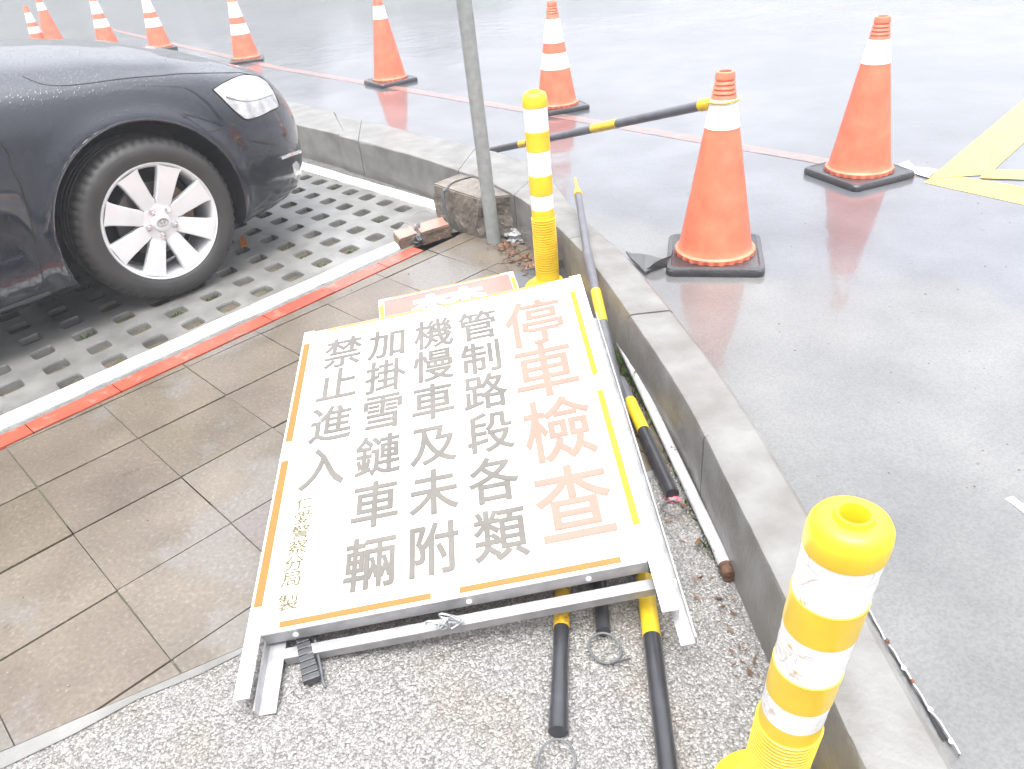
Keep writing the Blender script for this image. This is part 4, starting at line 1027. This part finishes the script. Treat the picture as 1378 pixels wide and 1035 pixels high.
# cabin
cab = [(1.50, 1.00, 1.035, .74, .70), (1.75, 1.00, 1.19, .80, .70), (2.05, 1.0, 1.345, .82, .645), (2.35, 1.0, 1.43, .82, .60), (2.8, 1.0, 1.465, .82, .585), (3.3, 1.0, 1.45, .81, .585), (3.7, 1.0, 1.36, .79, .60), (4.05, 1.0, 1.21, .75, .64), (4.35, 1.0, 1.07, .70, .64)]
bm = BM(); prev = None
for l, zb_, zt, wb, wt in cab:
    r_ = []
    for sg in (1, -1):
        pts = [(wb, zb_-.05), (wb, zb_), (wt+(wb-wt)*.45, zb_+(zt-zb_)*.55), (wt, zt-.03*min(1, (zt-zb_)*4)), (wt*.8, zt-.006), (0.0001 if sg > 0 else 0, zt)]
        if sg < 0: pts = pts[:-1][::-1]
        r_ += [bm.verts.new((l, sg*y, z)) for y, z in pts]
    if prev:
        n = len(r_)
        for k in range(n-1): bm.faces.new((prev[k], prev[k+1], r_[k+1], r_[k]))
    prev = r_
bmesh.ops.recalc_face_normals(bm, faces=bm.faces); obj('windows', bm, M['glass'], car, smooth=True, angle=50)
bm = BM(); prev = None
for l, zb_, zt, wb, wt in [(2.28, 1, 1.412, .82, .61)]+cab[3:6]+[(3.5, 1, 1.41, .8, .59)]:
    r_ = [bm.verts.new((l, y, z)) for y, z in ((-wt-.006, zt-.035), (-wt*.8, zt), (0, zt+.008), (wt*.8, zt), (wt+.006, zt-.035))]
    if prev:
        for k in range(4): bm.faces.new((prev[k], prev[k+1], r_[k+1], r_[k]))
    prev = r_
bmesh.ops.recalc_face_normals(bm, faces=bm.faces); obj('roof', bm, M['paint'], car, smooth=True, angle=180)
for sg in (1, -1):
    bm = BM(); tube(bm, smooth_path([(1.50, sg*.76, 1.02), (1.75, sg*.735, 1.17), (2.05, sg*.665, 1.335), (2.35, sg*.61, 1.42), (2.8, sg*.595, 1.452), (3.3, sg*.595, 1.437), (3.7, sg*.61, 1.345), (4.05, sg*.66, 1.195), (4.35, sg*.68, 1.05)], 5), .024, 8); obj('pillar', bm, M['paint'], car, smooth=True)
    bm = BM(); tube(bm, [(2.62, sg*.835, .99), (2.62, sg*.72, 1.2), (2.62, sg*.60, 1.43)], .028, 8); obj('pillar', bm, M['gloss'], car, smooth=True)
    bm = BM(); bmesh.ops.create_uvsphere(bm, u_segments=24, v_segments=14, radius=1)
    for v in bm.verts: v.co = Vector((1.460+v.co.x*.058*(1 if v.co.x < 0 else .5), sg*(1.000+v.co.y*.085), 1.030+v.co.z*.055))
    obj('side_mirror', bm, M['gloss'], car, smooth=True)
    bm = BM(); tube(bm, [(1.460+.02, sg*(1.000-.05), 1.030-.02), (1.80, sg*.80, .99)], .02, 8); obj('mirror_arm', bm, M['gloss'], car, smooth=True)
    bm = BM(); tube(bm, smooth_path([(1.52, sg*.15-.1, 1.05), (1.54, sg*.4, 1.06), (1.62, sg*.62, 1.08)], 4), .007, 6); obj('wiper', bm, M['dark'], car, smooth=True)
    patch('tail_lamp', [(4.25, .56), (4.55, .56), (4.78, .58), (4.78, .70), (4.5, .70), (4.3, .64)], .002, .006, mat('red_tail_lamp', (.35, .02, .02), .2, coat=1), sg)
# wheels
def ylathe(bm, prof, n, rmod=None, closed=False):
    rings = []
    for k, (r, y) in enumerate(prof):
        rings.append([bm.verts.new(((r if rmod is None else rmod(k, i, r))*math.cos(2*math.pi*i/n), y, (r if rmod is None else rmod(k, i, r))*math.sin(2*math.pi*i/n))) for i in range(n)])
    R2 = rings+[rings[0]] if closed else rings
    for a, b in zip(R2, R2[1:]):
        for i in range(n): bm.faces.new((a[i], a[(i+1) % n], b[(i+1) % n], b[i]))
    bmesh.ops.recalc_face_normals(bm, faces=bm.faces)
    return rings
def make_wheel():
    wc = empty('wheel'); wc.parent = car
    bm = BM()
    prof = [(.236, .000), (.241, .006), (.250, .010), (.266, .0155), (.286, .0155), (.302, .008), (.3135, -.003), (.322, -.012), (.328, -.024), (.330, -.040)]
    for y in (-.062, -.095, -.128): prof += [(.330, y+.006), (.323, y+.004), (.323, y-.004), (.330, y-.006)]
    prof += [(.328, -.172), (.318, -.192), (.29, -.21), (.25, -.205), (.236, -.19)]
    ylathe(bm, prof, 168, lambda k, i, r: r-(.006 if (i % 3 == 0 and 6 <= k <= 9) else 0), closed=True)
    obj('tyre', bm, M['tyre'], wc, smooth=True, angle=35)
    rim = empty('rim'); rim.parent = wc
    bm = BM(); ylathe(bm, [(.2365, -.004), (.2375, .001), (.234, .0055), (.2275, .004), (.221, -.004), (.216, -.016), (.211, -.04), (.208, -.12), (.216, -.18), (.226, -.19), (.2365, -.185)], 96, closed=True)
    obj('rim_barrel', bm, M['rim'], rim, smooth=True, angle=45)
    # spokes: eight broad flat blades, rounded windows between them
    bm = BM(); NS = 8; na = 26; ra = [.070, .078, .09, .105, .125, .15, .180, .205, .2225]
    def halfw(r):   # half width of a blade
        return .030 + (r-.07)*.098 + (.0 if r > .105 else (.105-r)*.3*((.105-r)/.035)**1.2) + (max(0, r-.20)*.35)
    def yy_(r): return .004-.014*(1-min(1, (r-.07)/.153))**1.6 if r > .07 else -.010
    bl = BM()
    for s_ in range(NS):
        a0 = 2*math.pi*(s_+.5)/NS+.07; ca, sa = math.cos(a0), math.sin(a0); prev = None
        for r in ra:
            hw = halfw(r); hw = min(hw, r*math.tan(math.pi/NS)-.0003); y = yy_(r)
            # cross-section: chamfered front, depth behind
            cs = [(-hw, y-.028), (-hw, y-.006), (-hw*.9, y), (0, y+.0012), (hw*.9, y), (hw, y-.006), (hw, y-.028)]
            ring_ = [bl.verts.new((r*ca-t*sa, q, r*sa+t*ca)) for t, q in cs]
            if prev:
                for k in range(6): bl.faces.new((prev[k], prev[k+1], ring_[k+1], ring_[k]))
            prev = ring_
    bmesh.ops.recalc_face_normals(bl, faces=bl.faces); obj('spokes', bl, M['rim'], rim, smooth=True, angle=28)
    bm.free(); bm = BM(); ylathe(bm, [(.0755, -.045), (.0755, -.0125), (.072, -.0095), (.060, -.0085), (.040, -.0085), (.037, -.004), (.036, .001), (.031, .0035), (.016, .0045), (.0004, .0048)], 64)
    obj('hub', bm, M['rim'], rim, smooth=True, angle=35)
    for k in range(5):
        a = math.radians(65+72*k); nb = BM(); c = Vector((.056*math.cos(a), 0, .056*math.sin(a)))
        pr = [(.0135, -.0088), (.0135, -.0060), (.0115, -.0062), (.0112, -.0075)]
        for R__, n_, p_ in ((1, 24, pr),):
            rings = [[nb.verts.new((c.x+r*math.cos(2*math.pi*i/n_), y, c.z+r*math.sin(2*math.pi*i/n_))) for i in range(n_)] for r, y in p_]
            for A, B in zip(rings, rings[1:]):
                for i in range(n_): nb.faces.new((A[i], A[(i+1) % n_], B[(i+1) % n_], B[i]))
            nb.faces.new(rings[-1])
        rings = [[nb.verts.new((c.x+r*math.cos(math.pi*i/3), y, c.z+r*math.sin(math.pi*i/3))) for i in range(6)] for r, y in ((.0088, -.008), (.0088, .004), (.006, .0075))]
        for A, B in zip(rings, rings[1:]):
            for i in range(6): nb.faces.new((A[i], A[(i+1) % 6], B[(i+1) % 6], B[i]))
        nb.faces.new(rings[-1]); bmesh.ops.recalc_face_normals(nb, faces=nb.faces); obj('lug_nut', nb, M['chrome'], rim, smooth=True, angle=25)
    nb = BM()
    for rx, rz in ((.022, .0155), (.007, .0150), (.015, .006)):
        cz_ = .005 if rx == .015 else 0
        tube(nb, [(rx*math.cos(a), .0052, cz_+rz*math.sin(a)) for a in [2*math.pi*k/36 for k in range(36)]], .0013, 6, closed=True)
    obj('hub_emblem', nb, M['disc'], rim, smooth=True)
    bm = BM(); ylathe(bm, [(.0004, -.075), (.145, -.075), (.148, -.078), (.148, -.098), (.0004, -.10)], 64); obj('brake_disc', bm, M['disc'], wc, smooth=True, angle=35)
    bm = BM(); ylathe(bm, [(.0004, -.125), (.196, -.125), (.196, -.13), (.0004, -.13)], 48); obj('back_plate', bm, M['dark'], wc)
    bm = BM()
    for k in range(9):
        a = math.radians(125+9*k)
    P0 = [(.095, .150)]; rr_ = []
    for k in range(9):
        a = math.radians(130+10*k); rr_.append([bm.verts.new((r*math.cos(a), y, r*math.sin(a))) for r, y in ((.095, -.10), (.095, -.050), (.158, -.050), (.158, -.10))])
    for A, B in zip(rr_, rr_[1:]):
        for q in range(4): bm.faces.new((A[q], A[(q+1) % 4], B[(q+1) % 4], B[q]))
    bm.faces.new(rr_[0]); bm.faces.new(rr_[-1][::-1]); bmesh.ops.recalc_face_normals(bm, faces=bm.faces); obj('brake_caliper', bm, M['rustbrown'], wc)
    return wc
def kids(o): return [q for q in S.objects if q.parent is o]
# thing > wheel > pieces: the pieces hang directly from the wheel
w0 = make_wheel()
for ch in list(kids(w0)):
    if ch.name.startswith('rim') and ch.type == 'EMPTY':
        for g in kids(ch): g.parent = w0
        bpy.data.objects.remove(ch)
w0.location = (WHEEL_L[0]-.014, .893, WHEEL_R)
for l, s_, rz in ((WHEEL_L[1], .885, 0), (WHEEL_L[0], -.885, math.pi), (WHEEL_L[1], -.885, math.pi)):
    c = w0.copy(); link(c); c.parent = car; c.location = (l, s_, WHEEL_R); c.rotation_euler = (0, 0, rz)
    for ch in kids(w0):
        d_ = ch.copy(); link(d_); d_.parent = c
# small yellow scrap behind the wheel
thin('paint_scrap', [(-1.2701, 3.6253, 0.0100), (-1.2621, 3.6728, 0.0140), (-1.2046, 3.5351, 0.0080), (-1.2315, 3.5096, 0.0060)], M['ytape'], 'tiny yellow scrap on the paver just right of the front tyre', 'scrap', .003)

# ================= AIR =================
bm = BM(); box(bm, -130, 130, -60, 150, -1.1, 24)
bmesh.ops.recalc_face_normals(bm, faces=bm.faces)
hm = bpy.data.materials.new('haze'); hm.use_nodes = True; hn = hm.node_tree.nodes; hn.remove(hn['Principled BSDF'])
pv = hn.new('ShaderNodeVolumePrincipled'); pv.inputs['Color'].default_value = (.93, .95, 1, 1); pv.inputs['Density'].default_value = .013; pv.inputs['Anisotropy'].default_value = .3
hm.node_tree.links.new(pv.outputs[0], hn['Material Output'].inputs['Volume'])
hz = obj('haze', bm, hm); hz['kind'] = 'stuff'; hz['label'] = 'thin rain haze filling the air over road and car park'; hz['category'] = 'haze'
